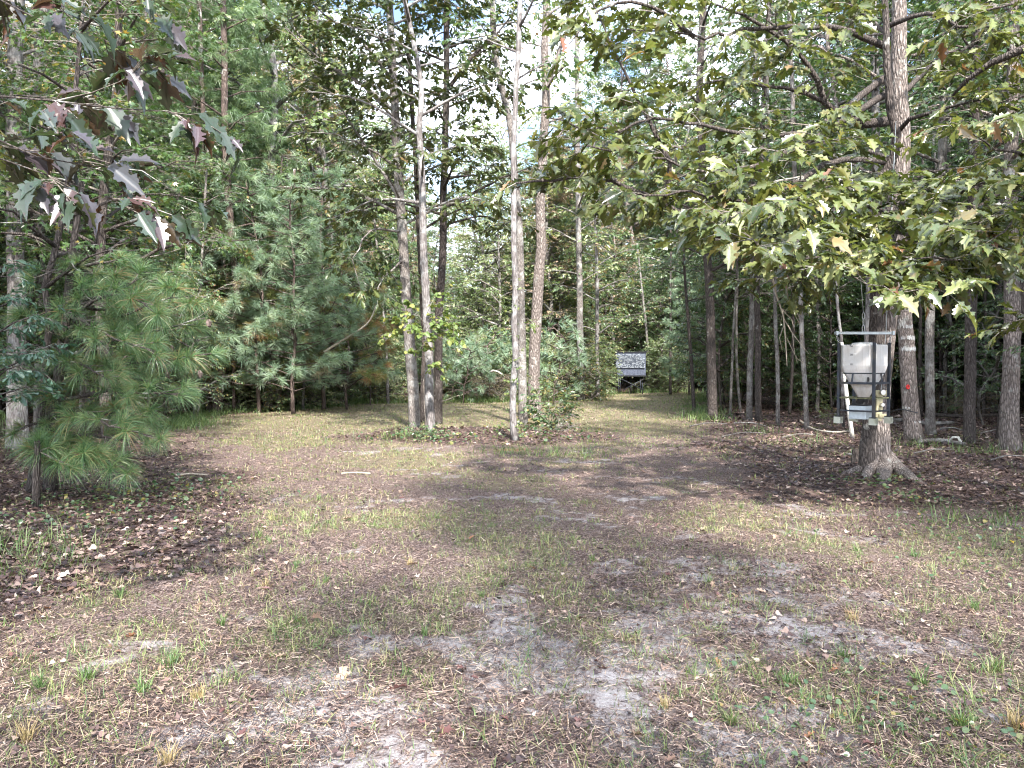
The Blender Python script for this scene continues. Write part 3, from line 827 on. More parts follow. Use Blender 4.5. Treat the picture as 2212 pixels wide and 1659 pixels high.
def proto_pine(seed, H, r0, h0, nb, bl, leafm, size=0.3, templ='tuft_far', bark='bark_pine', nt=5, up=0.35, taper=0.85):
    T = Tree(seed); r = T.r
    C = np.array([[r.normal(0, 0.05) * k, r.normal(0, 0.05) * k, -0.15 + (H + 0.15) * k / 6] for k in range(7)]); C[0, :2] = 0
    Cc, ts = catmull(C, 0.5)
    V, F = tube(Cc, np.interp(np.linspace(0, 1, len(Cc)), [0, 1], [r0, 0.02]), 8, rough=0.05, seed=seed)
    tr = mesh_py('trunk', V, F, M[bark], True)
    pos = []; dr = []
    for k in range(nb):
        t = ((k // 3) * 3 + r.uniform(0, 2)) / nb
        h = h0 + (H - h0) * t
        p = np.array([np.interp(h, Cc[:, 2], Cc[:, 0]), np.interp(h, Cc[:, 2], Cc[:, 1]), h])
        a = k * 2.2 + r.uniform(-0.4, 0.4); L = bl * (1.05 - taper * t) * r.uniform(0.65, 1.15) + 0.2
        prev = p; d = np.array([math.cos(a), math.sin(a), up * r.uniform(0.3, 1.2)]); n_ = max(2, int(L / 0.35))
        for j in range(n_):
            d = d + r.normal(0, 0.08, 3) + np.array([0, 0, 0.02]); d /= np.linalg.norm(d)
            q = prev + d * L / n_
            w = 0.022 * (1 - j / n_) + 0.006
            T.seg.append((prev, q, w, w * 0.8))
            if j >= n_ * 0.3:
                for _ in range(nt):
                    sd = d * r.uniform(0.3, 1) + r.normal(0, 0.6, 3) * [1, 1, 0.5]; sd /= np.linalg.norm(sd)
                    e = q + sd * r.uniform(0.12, 0.4)
                    T.seg.append((q, e, 0.007, 0.005)); pos.append(e); dr.append(sd + [0, 0, 0.15])
            prev = q
        pos.append(prev); dr.append(d)
    pos.append(Cc[-1]); dr.append(np.array([0, 0, 1.0]))
    A = np.array([q[0] for q in T.seg]); B = np.array([q[1] for q in T.seg])
    tw = seg_mesh('twigs', A, B, [q[2] for q in T.seg], [q[3] for q in T.seg], M[bark])
    pos = np.array(pos); N = len(pos)
    nm = np.tile([[0, 0, 1.0]], (N, 1)) + r.normal(0, 0.05, (N, 3))
    rv = np.clip(r.uniform(0, 0.85, N) + 0.4 * (fbm(pos[:, 0] * 0.7, pos[:, 2] * 0.7, seed, 2) - 0.4), 0, 1)
    fo = cloud_mesh('needles', templ, pos, np.array(dr), nm, size * r.uniform(0.75, 1.15, N), rv, M[leafm])
    return tr, tw, fo

PR = {
    'green': proto_broad(101, 17, 0.15, 2.5, 34, 3.2, 'far_green', 'bark_grey', 0.17, nleaf=6, nsub=7, ntw=4),
    'green2': proto_broad(102, 15, 0.12, 1.6, 36, 2.6, 'far_green', 'bark_dark', 0.15, nleaf=6, nsub=7, ntw=4),
    'pale': proto_broad(103, 18, 0.15, 2.0, 36, 3.0, 'far_pale', 'bark_pale', 0.16, nleaf=6, nsub=7, ntw=4),
    'pale2': proto_broad(104, 13, 0.1, 1.2, 34, 2.4, 'far_pale', 'bark_grey', 0.15, nleaf=6, nsub=7, ntw=4),
    'brown': proto_broad(105, 16, 0.13, 2.0, 32, 2.8, 'far_brown', 'bark_grey', 0.15, nleaf=5, nsub=7, ntw=4),
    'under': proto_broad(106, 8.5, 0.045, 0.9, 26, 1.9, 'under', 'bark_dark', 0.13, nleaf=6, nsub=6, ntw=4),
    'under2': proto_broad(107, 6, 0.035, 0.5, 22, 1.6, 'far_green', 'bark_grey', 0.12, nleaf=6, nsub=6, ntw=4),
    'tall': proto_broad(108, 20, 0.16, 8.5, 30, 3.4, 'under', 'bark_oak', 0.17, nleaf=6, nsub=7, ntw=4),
    'shrub': proto_broad(109, 2.6, 0.03, 0.1, 26, 1.1, 'far_pale', 'twig', 0.1, nleaf=7, nsub=5, ntw=4, twl=0.35, up=0.6),
    'shrub_g': proto_broad(110, 2.2, 0.03, 0.1, 26, 1.1, 'far_green', 'twig', 0.1, nleaf=7, nsub=5, ntw=4, twl=0.35, up=0.6),
    'shrub_b': proto_broad(111, 1.3, 0.02, 0.05, 20, 0.9, 'far_brown', 'twig', 0.07, nleaf=3, nsub=5, ntw=4, twl=0.3, up=0.7),
    'pine_tall': proto_pine(121, 19, 0.15, 4, 60, 2.6, 'pine', 0.34),
    'pine_mid': proto_pine(122, 9, 0.08, 0.8, 66, 2.5, 'pine_blue', 0.32, 'tuft_mid', nt=4),
    'pine_mid2': proto_pine(123, 8, 0.07, 0.8, 60, 2.4, 'pine_blue', 0.32, 'tuft_mid', nt=4),
    'pine_yel': proto_pine(124, 6.5, 0.06, 0.7, 40, 2.4, 'pine_yellow', 0.32, 'tuft_mid', nt=4),
    'pine_baby': proto_pine(125, 2.6, 0.025, 0.35, 20, 0.8, 'pine_blue', 0.26, 'tuft_far', nt=3),
}

def gn_scatter(name, key, pts, label, cat):
    """one stuff object: instances of a tree kind on points"""
    prs = []
    for q, me in zip(('trunk', 'twigs', 'crown'), PR[key]):
        o = bpy.data.objects.new('model_' + key + '_' + q, me); prs.append(o)
    n_ = len(pts)
    me = bpy.data.meshes.new(name); me.vertices.add(n_)
    me.vertices.foreach_set('co', np.array([p[:3] for p in pts], dtype=np.float32).ravel())
    for nm_, ix in (('rz', 3), ('scl', 4)):
        a = me.attributes.new(nm_, 'FLOAT', 'POINT'); a.data.foreach_set('value', np.array([p[ix] for p in pts], dtype=np.float32))
    me.update()
    o = link(name, me, kind='stuff', label=label, category=cat)
    ng = bpy.data.node_groups.new(name, 'GeometryNodeTree')
    ng.interface.new_socket('Geometry', in_out='INPUT', socket_type='NodeSocketGeometry')
    ng.interface.new_socket('Geometry', in_out='OUTPUT', socket_type='NodeSocketGeometry')
    gi = ng.nodes.new('NodeGroupInput'); go = ng.nodes.new('NodeGroupOutput')
    m2p = ng.nodes.new('GeometryNodeMeshToPoints')
    ng.links.new(gi.outputs[0], m2p.inputs['Mesh'])
    jn = ng.nodes.new('GeometryNodeJoinGeometry')
    rz = ng.nodes.new('GeometryNodeInputNamedAttribute'); rz.data_type = 'FLOAT'; rz.inputs[0].default_value = 'rz'
    sl = ng.nodes.new('GeometryNodeInputNamedAttribute'); sl.data_type = 'FLOAT'; sl.inputs[0].default_value = 'scl'
    cx = ng.nodes.new('ShaderNodeCombineXYZ'); ng.links.new(rz.outputs[0], cx.inputs[2])
    e2r = ng.nodes.new('FunctionNodeEulerToRotation'); ng.links.new(cx.outputs[0], e2r.inputs[0])
    for p in prs:
        inf = ng.nodes.new('GeometryNodeObjectInfo'); inf.inputs['Object'].default_value = p
        inf.inputs['As Instance'].default_value = True
        iop = ng.nodes.new('GeometryNodeInstanceOnPoints')
        ng.links.new(m2p.outputs[0], iop.inputs['Points']); ng.links.new(inf.outputs['Geometry'], iop.inputs['Instance'])
        ng.links.new(e2r.outputs[0], iop.inputs['Rotation']); ng.links.new(sl.outputs[0], iop.inputs['Scale'])
        ng.links.new(iop.outputs[0], jn.inputs[0])
    ng.links.new(jn.outputs[0], go.inputs[0])
    md = o.modifiers.new('woods', 'NODES'); md.node_group = ng
    return o

def copy_tree(key, name, loc, s, rz, label, cat, group=None, crown_name='crown'):
    root = thing(name, loc, label, cat, group)
    root.rotation_euler = (0, 0, rz); root.scale = (s, s, s)
    tr, tw, fo = PR[key]
    link('trunk', tr, root)
    link('twigs', tw, root, kind='stuff')
    link(crown_name, fo, root, kind='stuff')
    return root

# the mass of the woods
mass = {k: [] for k in PR}
taken = []
def free(x, y, r):
    for a, b, c_ in taken:
        if (a - x) ** 2 + (b - y) ** 2 < (r * c_) ** 2: return False
    taken.append((x, y, r)); return True
def put(key, x, y, s=1.0, r=None):
    if r and not free(x, y, r): return
    mass[key].append((x, y, gh(x, y) - 0.02, rng.uniform(0, 2 * PI), s * rng.uniform(0.8, 1.15)))
def in_clear(x, y, mrg=0.0):
    if y > back_y(x) - 0 + mrg: return False
    return np.interp(y, *LX) - mrg < x < np.interp(y, *RX) + mrg
SKY_GAP = lambda x, y: -0.088 * y - 1.8 < x < -0.016 * y + 1.5
SKY_MID = lambda x, y: -0.2 * y - 1 < x < 0.08 * y + 1        # the wedge of open sky above the far edge
for _ in range(4200):
    x = rng.uniform(-55, 55); y = rng.uniform(8, 95)
    if in_clear(x, y, 1.5): continue
    if abs(x) > 0.8 * y + 12: continue
    if y < 20 and abs(x) < 0.70 * y + 1.0: continue
    if x > 0 and y < 27 and x < 0.72 * y + 1: continue
    if 3.4 < x < 12 and 34 < y < 47: continue
    if y > 60 and rng.uniform() < 0.5: continue
    if 4 < x < 14 and y < 52: continue
    gap = SKY_GAP(x, y)
    u = rng.uniform()
    if x > 5:
        key = 'tall' if u < 0.3 else 'green' if u < 0.55 else 'green2' if u < 0.75 else 'pine_tall' if u < 0.85 else 'pale'
    elif x < -6:
        key = 'pine_tall' if u < 0.35 else 'green' if u < 0.55 else 'pale' if u < 0.8 else 'brown'
    else:
        key = 'pale' if u < 0.35 else 'brown' if u < 0.6 else 'green' if u < 0.8 else 'pine_tall'
    put(key, x, y, (0.5 if gap else 0.92 if SKY_MID(x, y) else 1.0 if y < 27 else 1.22), 1.6 if not gap else 2.0)
taken = []
for _ in range(2600):
    x = rng.uniform(-45, 50); y = rng.uniform(12, 75)
    if in_clear(x, y, 0.8): continue
    if abs(x) > 0.8 * y + 8: continue
    if x > 0 and y < 25 and x < 0.75 * y: continue
    if x < 0 and y < 21: continue
    if 3.4 < x < 12 and 34 < y < 46: continue
    u = rng.uniform()
    if x > 5: key = 'under' if u < 0.6 else 'under2' if u < 0.85 else 'shrub_g'
    elif x < -5.5: key = 'under' if u < 0.45 else 'under2' if u < 0.7 else 'pine_mid2' if u < 0.8 else 'shrub_g'
    else: key = 'under2' if u < 0.3 else 'shrub' if u < 0.6 else 'pine_baby' if u < 0.72 else 'pale2' if u < 0.85 else 'shrub_g'
    put(key, x, y, 1.0, 0.95)
for _ in range(110):
    if rng.uniform() < 0.65: y = rng.uniform(23, 42); x = np.interp(y, *RX) + 1.0 + rng.uniform(0, 22)
    else: y = rng.uniform(22, 40); x = np.interp(y, *LX) - 0.8 - rng.uniform(0, 12)
    if 3.4 < x < 12 and y > 34: continue
    put('shrub_b', x, y, rng.uniform(0.35, 0.8))
# trees standing round the photographer, whose shade lies on the near ground
for x, y, s in ((9.8, -2.0, 0.9), (13, -1.0, 1.0), (9.0, -8.0, 1.0), (3.6, -8.5, 1.0), (14, 3.5, 1.0), (-6.5, -4, 0.9), (-9, 2, 0.9), (13, 9, 1.0), (-2.5, -9, 1.0), (-3.2, -2.2, 0.85), (-5.5, -0.5, 0.8), (16, -5, 1.0), (-12, 8, 0.9)):
    mass['tall'].append((x, y, gh(x, y), rng.uniform(0, 6), s))
NAMES = {'green': 'broadleaf_woods', 'green2': 'dark_trunked_woods', 'pale': 'pale_leaved_woods', 'pale2': 'low_pale_woods', 'brown': 'browning_woods', 'under': 'shaded_understory', 'under2': 'green_understory',
         'tall': 'tall_woods', 'shrub': 'pale_undergrowth', 'shrub_g': 'green_undergrowth', 'shrub_b': 'brushwood', 'pine_tall': 'pine_woods', 'pine_mid': 'bluish_pine_woods', 'pine_mid2': 'young_pine_woods', 'pine_yel': 'yellowing_pine_woods', 'pine_baby': 'pine_saplings_mass'}
for k, pts in mass.items():
    if pts: gn_scatter(NAMES[k], k, pts, NAMES[k].replace('_', ' ') + ' closing the view behind the clearing', 'woods')

# ------------------------------------------------------------------ trees one can tell apart, placed as copies
def at_px(px, d): return np.array([(px - 1106) / FD * d, d])
COPIES = [
    # key, px, depth, scale, name, label, category
    ('pine_mid', 633, 24, 0.8, 'young_pine', 'full blue-green young pine at the left edge of the clearing, the bushiest of the row', 'pine tree'),
    ('pine_mid2', 560, 24.5, 0.95, 'young_pine', 'young pine behind and left of the bushiest blue-green one', 'pine tree'),
    ('pine_mid', 700, 26.5, 0.95, 'young_pine', 'blue-green young pine right of the bushiest one, near the leaning grey stem', 'pine tree'),
    ('pine_yel', 750, 26.5, 0.8, 'yellowing_pine', 'yellowing young pine reaching over the clearing left of the clump of stems', 'pine tree'),
    ('pine_yel', 505, 25, 0.95, 'yellowing_pine', 'yellowish pine between the dark pine trunks at the left edge', 'pine tree'),
    ('pine_tall', 470, 33, 0.95, 'tall_pine', 'tall pine rising behind the young pines on the left', 'pine tree'),
    ('pine_tall', 330, 30, 0.9, 'tall_pine', 'tall bright green pine top left, above the sweetgum', 'pine tree'),
    ('pine_mid2', 430, 24.5, 0.95, 'young_pine', 'young pine at the dark left corner where grass meets woods', 'pine tree'),
    ('pine_baby', 1000, 31, 1.0, 'pine_sapling', 'small pine sapling at the far edge seen between the two trunk clumps', 'pine sapling'),
    ('pine_baby', 1058, 32.5, 1.15, 'pine_sapling', 'small bright pine sapling left of the pale crooked trunk, at the far edge', 'pine sapling'),
    ('pine_baby', 975, 33.5, 0.9, 'pine_sapling', 'thin pine sapling next to the dark right stem of the left clump', 'pine sapling'),
    ('pine_baby', 1195, 30, 1.2, 'pine_sapling', 'pine sapling behind the leafy bush of the middle clump', 'pine sapling'),
    ('shrub', 1120, 35, 1.0, 'leafy_shrub', 'pale green shrub behind the pale crooked trunk at the far edge', 'shrub'),
    ('shrub', 1035, 36, 1.1, 'leafy_shrub', 'rounded pale shrub behind the pine saplings at the far edge', 'shrub'),
    ('shrub_b', 1080, 32.6, 0.8, 'brush_heap', 'low grey-brown brushwood along the far edge of the grass', 'brushwood'),
    ('shrub_b', 1045, 33, 0.75, 'brush_heap', 'low dry brushwood under the small pine saplings', 'brushwood'),
    ('shrub_b', 1240, 34, 0.9, 'brush_heap', 'grey tangle of brushwood behind the middle bush', 'brushwood'),
    ('shrub', 1300, 37, 0.9, 'leafy_shrub', 'pale leafy shrub left of the deer blind', 'shrub'),
    ('shrub_g', 1280, 33, 0.9, 'leafy_shrub', 'green shrub at the foot of the thin trunk left of the blind', 'shrub'),
    ('shrub', 1425, 43.5, 1.1, 'leafy_shrub', 'sunlit yellow-green shrub right of the deer blind', 'shrub'),
    ('shrub', 1462, 42, 0.8, 'leafy_shrub', 'small sunlit shrub beneath the pine bough right of the blind', 'shrub'),
    ('pine_mid', 1490, 38.5, 0.7, 'young_pine', 'dark young pine whose boughs overlap the right side of the deer blind', 'pine tree'),
    ('under', 1530, 33, 0.9, 'understory_tree', 'small dark-leaved tree hanging over the right end of the clearing', 'tree'),
    ('under2', 1540, 29, 0.8, 'understory_tree', 'low green tree at the right corner where the track leaves the clearing', 'tree'),
    ('shrub', 520, 26, 0.7, 'leafy_shrub', 'pale shrub under the yellowish pine at the left edge', 'shrub'),
    ('shrub_g', 600, 25.5, 0.7, 'leafy_shrub', 'green shrub at the foot of the bushiest young pine', 'shrub'),
    ('shrub', 675, 27.5, 0.7, 'leafy_shrub', 'pale shrub between the two bluest young pines', 'shrub'),
    ('shrub_g', 735, 28.5, 0.8, 'leafy_shrub', 'green shrub under the yellowing pine left of the clump', 'shrub'),
    ('shrub', 810, 31.5, 0.9, 'leafy_shrub', 'pale shrub just left of the left clump at the grass edge', 'shrub'),
    ('shrub', 1160, 33.5, 0.9, 'leafy_shrub', 'pale shrub seen between the crooked and the forked trunk', 'shrub'),
    ('pale2', 1010, 40, 0.6, 'pale_tree', 'pale green tree filling the gap between the trunk clumps', 'tree'),
    ('pale2', 1230, 42, 1.0, 'pale_tree', 'pale green tree behind the middle trunk clump', 'tree'),
    ('brown', 1085, 46, 0.62, 'browning_tree', 'low tree with brownish autumn leaves under the wedge of sky', 'tree'),
    ('brown', 1330, 48, 0.9, 'browning_tree', 'tree with brownish leaves above the deer blind', 'tree'),
    ('green', 1250, 38, 0.8, 'broadleaf_tree', 'green broadleaf tree behind the lone straight trunk', 'tree'),
    ('brown', 610, 40, 0.95, 'browning_tree', 'greyish brown-leaved tree towering behind the young pines', 'tree'),
    ('pale', 720, 38, 0.95, 'pale_tree', 'tall pale grey-green tree behind the left pines', 'tree'),
    ('pale', 800, 41, 0.75, 'pale_tree', 'pale tree right behind the left clump of stems', 'tree'),
    ('under', 800, 29.5, 0.7, 'understory_tree', 'low dark tree left of the clump where the grass ends', 'tree'),
    ('under2', 770, 31, 0.7, 'understory_tree', 'small green tree at the far left corner of the grass', 'tree'),
    ('under', 1620, 27, 0.95, 'understory_tree', 'dark understory tree behind the twin trunks', 'tree'),
    ('under2', 1720, 29, 1.0, 'understory_tree', 'green understory tree behind the hanging dead branch', 'tree'),
    ('under', 1800, 25, 0.85, 'understory_tree', 'dark-leaved understory tree left of the game feeder', 'tree'),
    ('under', 1560, 26, 1.0, 'understory_tree', 'dark understory tree just right of the dark leaning trunk', 'tree'),
    ('under', 2030, 24, 0.9, 'understory_tree', 'understory tree behind the paint-striped trunk', 'tree'),
    ('under2', 2130, 20, 0.8, 'understory_tree', 'pale-leaved small tree near the right border behind the paired trunks', 'tree'),
    ('under', 1930, 27, 1.1, 'understory_tree', 'understory tree directly behind the feeder oak', 'tree'),
    ('under2', 320, 17.5, 0.75, 'understory_tree', 'green understory tree behind the near pine on the left', 'tree'),
    ('under', 180, 16, 0.9, 'understory_tree', 'dark understory tree behind the near pine trunk', 'tree'),
    ('under', 40, 15, 0.8, 'understory_tree', 'dark understory tree at the left border behind the evergreen oak', 'tree'),
    ('under2', 420, 22.5, 0.75, 'understory_tree', 'green understory tree beyond the near pine boughs', 'tree'),
    ('under', 530, 28, 0.6, 'understory_tree', 'dark undergrowth tree under the tall pine trunks on the left', 'tree'),
    ('under', 660, 30, 0.6, 'understory_tree', 'low dark tree between the blue-green pines', 'tree'),
]
for k, (key, px, d, s, nm, lab, cat) in enumerate(COPIES):
    x, y = at_px(px, d)
    copy_tree(key, nm, (x, y, gh(x, y) - 0.03), s, rng.uniform(0, 6.28), lab, cat, crown_name='needles' if 'pine' in key else 'crown')

# ------------------------------------------------------------------ trunks traced where they stand
def auto_crown(T, C, rad, h0, h1, nb, bl, up=0.35, **kw):
    r = T.r
    zs = C[:, 2]
    for k in range(nb):
        t = (k + r.uniform(0, 1)) / nb
        h = h0 + (h1 - h0) * t
        p = np.array([np.interp(h, zs, C[:, 0]), np.interp(h, zs, C[:, 1]), h])
        a = k * 2.4 + r.uniform(-0.7, 0.7)
        L = bl * (1.1 - 0.5 * t) * r.uniform(0.6, 1.2)
        e = p + np.array([math.cos(a) * L, math.sin(a) * L, L * up * r.uniform(-0.1, 1.3)])
        T.bough([p, (p + e) / 2 + [0, 0, 0.1 * L], e], 0.012 + 0.012 * L, **kw)

W = lambda w, d: w / 2 / FD * d           # radius from a display width
def std_tree(seed, name, label, base_px, w0, w1, dpts, top, bark, crown=None, cat='tree', flare=0.35, d=None, group=None, extra=None, sides=14, parts=0):
    b = G(*base_px) if d is None else None
    if b is None:
        b = P(base_px[0], base_px[1], d); b[2] = gh(b[0], b[1])
    d = b[1]
    root = thing(name, b, label, cat, group)
    pts = trunk_pts(dpts, b, d, top)
    tr, C, rad = trunk(root, pts, W(w0, d), max(W(w1, d), 0.01), bark, flare=flare, seed=seed, sides=sides)
    if crown:
        T = Tree(seed)
        kw = dict(crown)
        leafm, templ, size = kw.pop('leaf'), kw.pop('templ'), kw.pop('size')
        auto_crown(T, C, rad, kw.pop('h0'), kw.pop('h1', top), kw.pop('nb'), kw.pop('bl'), up=kw.pop('up', 0.35), **kw)
        if extra: extra(T, d)
        T.emit(root, b, bark, leafm, templ, size, min_limb=0.02, leaf_parts=parts)
    return root, C, rad

PINC = None
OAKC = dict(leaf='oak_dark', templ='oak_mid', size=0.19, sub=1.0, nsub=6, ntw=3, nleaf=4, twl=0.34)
GC = 'four stems of the left trunk clump'
std_tree(201, 'oak_tree', 'leaning leftmost stem of the left clump, smooth grey low down', (895, 925), 25, 13, [(893, 860), (888, 790), (885, 733), (872, 553), (866, 480), (860, 390), (854, 300), (846, 167), (841, 67)], 13.5, 'bark_grey',
         dict(OAKC, h0=4.6, nb=24, bl=2.5), parts=60, extra=lambda T, d: [
             T.bough([P(863, 430, d), P(800, 330, d), P(740, 240, d - 0.5), P(700, 180, d - 1)], 0.05, sub=1.1, nsub=8, ntw=4, nleaf=4),
             T.bough([P(850, 240, d), P(780, 180, d - 0.5), P(680, 120, d - 1), P(600, 40, d - 1.5)], 0.05, sub=1.2, nsub=10, ntw=4, nleaf=5),
             T.bough([P(846, 170, d), P(780, 90, d - 0.5), P(700, 30, d - 1), P(640, -30, d - 1.5)], 0.05, sub=1.2, nsub=10, ntw=4, nleaf=5),
             T.bough([P(870, 560, d), P(832, 600, d - 1), P(812, 640, d - 1.5)], 0.03, sub=0.8, nsub=6, ntw=3, nleaf=4),
             T.bough([P(866, 500, d), P(800, 500, d - 1), P(765, 560, d - 1.5), P(780, 620, d - 1.8)], 0.035, sub=0.9, nsub=9, ntw=4, nleaf=5)])
std_tree(202, 'oak_tree', 'thin dark stem at the back of the left clump', (913, 912), 13, 8, [(914, 820), (916, 733), (907, 553), (901, 440), (893, 300), (884, 150), (878, 40)], 12, 'bark_dark', dict(OAKC, h0=5, nb=16, bl=2.0))
std_tree(203, 'oak_tree', 'pale front stem of the left clump', (929, 932), 21, 5, [(927, 850), (925, 733), (920, 640), (915, 553), (912, 413), (909, 333), (906, 285), (911, 200), (893, 90), (870, -10)], 12.5, 'bark_pale',
         dict(OAKC, h0=4.6, nb=20, bl=2.3), parts=40)
std_tree(204, 'oak_tree', 'dark right stem of the left clump with a limb reaching right', (945, 916), 20, 10, [(946, 830), (946, 733), (950, 640), (955, 553), (957, 480), (958, 417), (962, 300), (964, 167), (963, 20)], 13, 'bark_dark',
         dict(OAKC, h0=5.0, nb=22, bl=2.2), parts=60, extra=lambda T, d: [
             T.bough([P(960, 446, d), P(1000, 430, d), P(1045, 405, d - 0.2), P(1085, 385, d - 0.4), P(1160, 360, d - 0.5)], 0.06, sub=0.9, nsub=6, ntw=3, nleaf=3, start=0.55),
             T.bough([P(960, 497, d), P(980, 465, d), P(1000, 432, d)], 0.04, nsub=0, ntw=0, nleaf=0),
             T.bough([P(984, 170, d), P(1024, 117, d), P(1077, 70, d), P(1130, 0, d)], 0.06, sub=1.0, nsub=8, ntw=3, nleaf=3),
             T.bough([P(964, 200, d), P(1010, 150, d - .5), P(1060, 190, d - 1), P(1110, 230, d - 1)], 0.04, sub=0.8, nsub=6, ntw=3, nleaf=3)])
std_tree(211, 'oak_tree', 'pale crooked front trunk of the middle clump', (1114, 950), 15, 9, [(1108, 895), (1110, 820), (1113, 760), (1110, 700), (1113, 620), (1111, 553), (1112, 433), (1113, 330), (1119, 200), (1124, 133), (1131, -10)], 12, 'bark_pale',
         dict(OAKC, leaf='far_green', templ='oval', size=0.12, h0=7.0, nb=8, bl=1.6, nsub=5))
std_tree(212, 'oak_tree', 'grey trunk just behind the pale crooked one in the middle clump', (1131, 918), 20, 11, [(1127, 840), (1126, 780), (1122, 653), (1118, 500), (1105, 330), (1097, 260), (1077, 167), (1067, 100), (1062, 10)], 13, 'bark_grey',
         dict(OAKC, leaf='far_green', templ='oval', size=0.12, h0=8, nb=7, bl=1.8, nsub=5), sides=12)
std_tree(213, 'oak_tree', 'thick ridged trunk rising out of the bush in the middle clump, forked high up', (1155, 905), 28, 13, [(1153, 840), (1155, 753), (1160, 653), (1164, 580), (1169, 533), (1167, 433), (1172, 300), (1177, 200), (1174, 100), (1180, -10)], 13, 'bark_oak',
         dict(OAKC, leaf='far_green', templ='oval', size=0.12, h0=8, nb=8, bl=2.0, nsub=5), extra=lambda T, d: [
             T.bough([P(1178, 190, d), P(1205, 125, d), P(1225, 60, d), P(1234, -20, d)], 0.09, sub=1.2, nsub=6, ntw=3, nleaf=3, start=0.4),
             T.bough([P(1170, 330, d), P(1210, 290, d), P(1250, 240, d)], 0.04, sub=0.8, nsub=5, ntw=3, nleaf=3)])
std_tree(214, 'straight_tree', 'lone straight grey trunk between the middle clump and the deer blind', (1255, 866), 15, 9, [(1255, 800), (1252, 720), (1250, 586), (1246, 400), (1244, 200)], 16, 'bark_grey',
         dict(OAKC, leaf='far_pale', templ='lo', size=0.16, h0=5, nb=26, bl=2.4, nsub=6, nleaf=5))
std_tree(215, 'slender_tree', 'thin trunk with a dark foot left of the deer blind', (1291, 862), 9, 5, [(1290, 780), (1290, 700), (1289, 600), (1286, 400)], 13, 'bark_pale',
         dict(OAKC, leaf='far_green', templ='lo', size=0.15, h0=2.5, nb=26, bl=1.8, nsub=6, nleaf=5))
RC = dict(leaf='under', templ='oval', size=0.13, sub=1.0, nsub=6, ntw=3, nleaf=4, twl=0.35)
std_tree(221, 'dark_tree', 'dark trunk alone at the right end of the grass', (1540, 906), 21, 12, [(1538, 830), (1536, 750), (1532, 620), (1522, 480), (1516, 330), (1512, 160), (1520, 0)], 14, 'bark_dark', dict(RC, h0=4.0, nb=26, bl=2.6))
std_tree(222, 'twin_tree', 'left one of the twin trunks that lean together', (1619, 908), 13, 8, [(1621, 820), (1626, 700), (1628, 600), (1628, 420), (1632, 200)], 12, 'bark_grey', dict(RC, h0=4.0, nb=16, bl=2.0))
std_tree(223, 'twin_tree', 'right one of the twin trunks, a little darker', (1639, 910), 14, 9, [(1637, 820), (1636, 720), (1634, 600), (1640, 420), (1652, 200)], 12, 'bark_dark', dict(RC, h0=4.5, nb=16, bl=2.0))
std_tree(224, 'slender_tree', 'thin dark stem right of the twin trunks', (1681, 918), 9, 6, [(1680, 800), (1676, 700), (1674, 560), (1668, 400)], 10, 'bark_grey', dict(RC, h0=3.2, nb=14, bl=1.5))
std_tree(225, 'slender_tree', 'thin trunk with a patchy pale foot left of the feeder', (1743, 927), 11, 8, [(1740, 850), (1736, 786), (1731, 653), (1722, 480), (1716, 300)], 11, 'bark_grey', dict(RC, h0=3.6, nb=16, bl=1.8))
std_tree(226, 'grey_tree', 'grey trunk half hidden behind the feeder oak', (1872, 925), 17, 15, [(1875, 740), (1878, 640), (1885, 480), (1893, 350), (1895, 180), (1890, 30)], 13, 'bark_pale', dict(RC, h0=5, nb=18, bl=2.2))
rO, CO, radO = std_tree(227, 'striped_tree', 'leaning trunk banded with white paint beside the feeder oak', (1974, 952), 34, 20, [(1966, 880), (1959, 753), (1950, 636), (1944, 520), (1940, 400), (1938, 200), (1940, 0)], 12, 'bark_oak', dict(RC, h0=5, nb=14, bl=2.4))
std_tree(228, 'dark_tree', 'dark trunk right of the paint-banded one, pale higher up', (2011, 938), 19, 17, [(2008, 800), (2008, 686), (2018, 540), (2028, 420), (2034, 320), (2035, 180), (2036, 40)], 12, 'bark_grey', dict(RC, h0=5.5, nb=14, bl=2.2))
std_tree(229, 'slender_tree', 'thin sapling trunk in the gap right of the paint-banded trunk', (2041, 892), 9, 6, [(2042, 780), (2046, 660), (2048, 500)], 11, 'bark_grey', dict(RC, h0=3.0, nb=16, bl=1.8))
std_tree(230, 'dark_tree', 'dark straight trunk with light specks near the right border', (2094, 958), 24, 16, [(2096, 850), (2099, 720), (2103, 553), (2106, 380), (2108, 180), (2110, 20)], 11.5, 'bark_dark', dict(RC, h0=4.6, nb=18, bl=2.2))
std_tree(231, 'pale_tree', 'thin whitish trunk between the two dark ones at the right border', (2149, 888), 16, 9, [(2150, 780), (2154, 653), (2165, 450), (2178, 300), (2168, 140), (2130, 0)], 14, 'bark_pale', dict(RC, h0=4.6, nb=14, bl=2.2))
std_tree(232, 'dark_tree', 'thick dark trunk nearest the right border, doubled at the foot', (2181, 972), 36, 17, [(2182, 900), (2184, 800), (2186, 686), (2182, 540), (2180, 400), (2182, 200), (2184, 0)], 11, 'bark_oak', dict(RC, h0=4.2, nb=16, bl=2.4))
std_tree(233, 'dark_tree', 'dark leaning companion behind the thick trunk at the right border', (2162, 948), 22, 12, [(2172, 860), (2186, 780), (2200, 690), (2214, 560)], 9, 'bark_dark', dict(RC, h0=4.2, nb=8, bl=2.0))
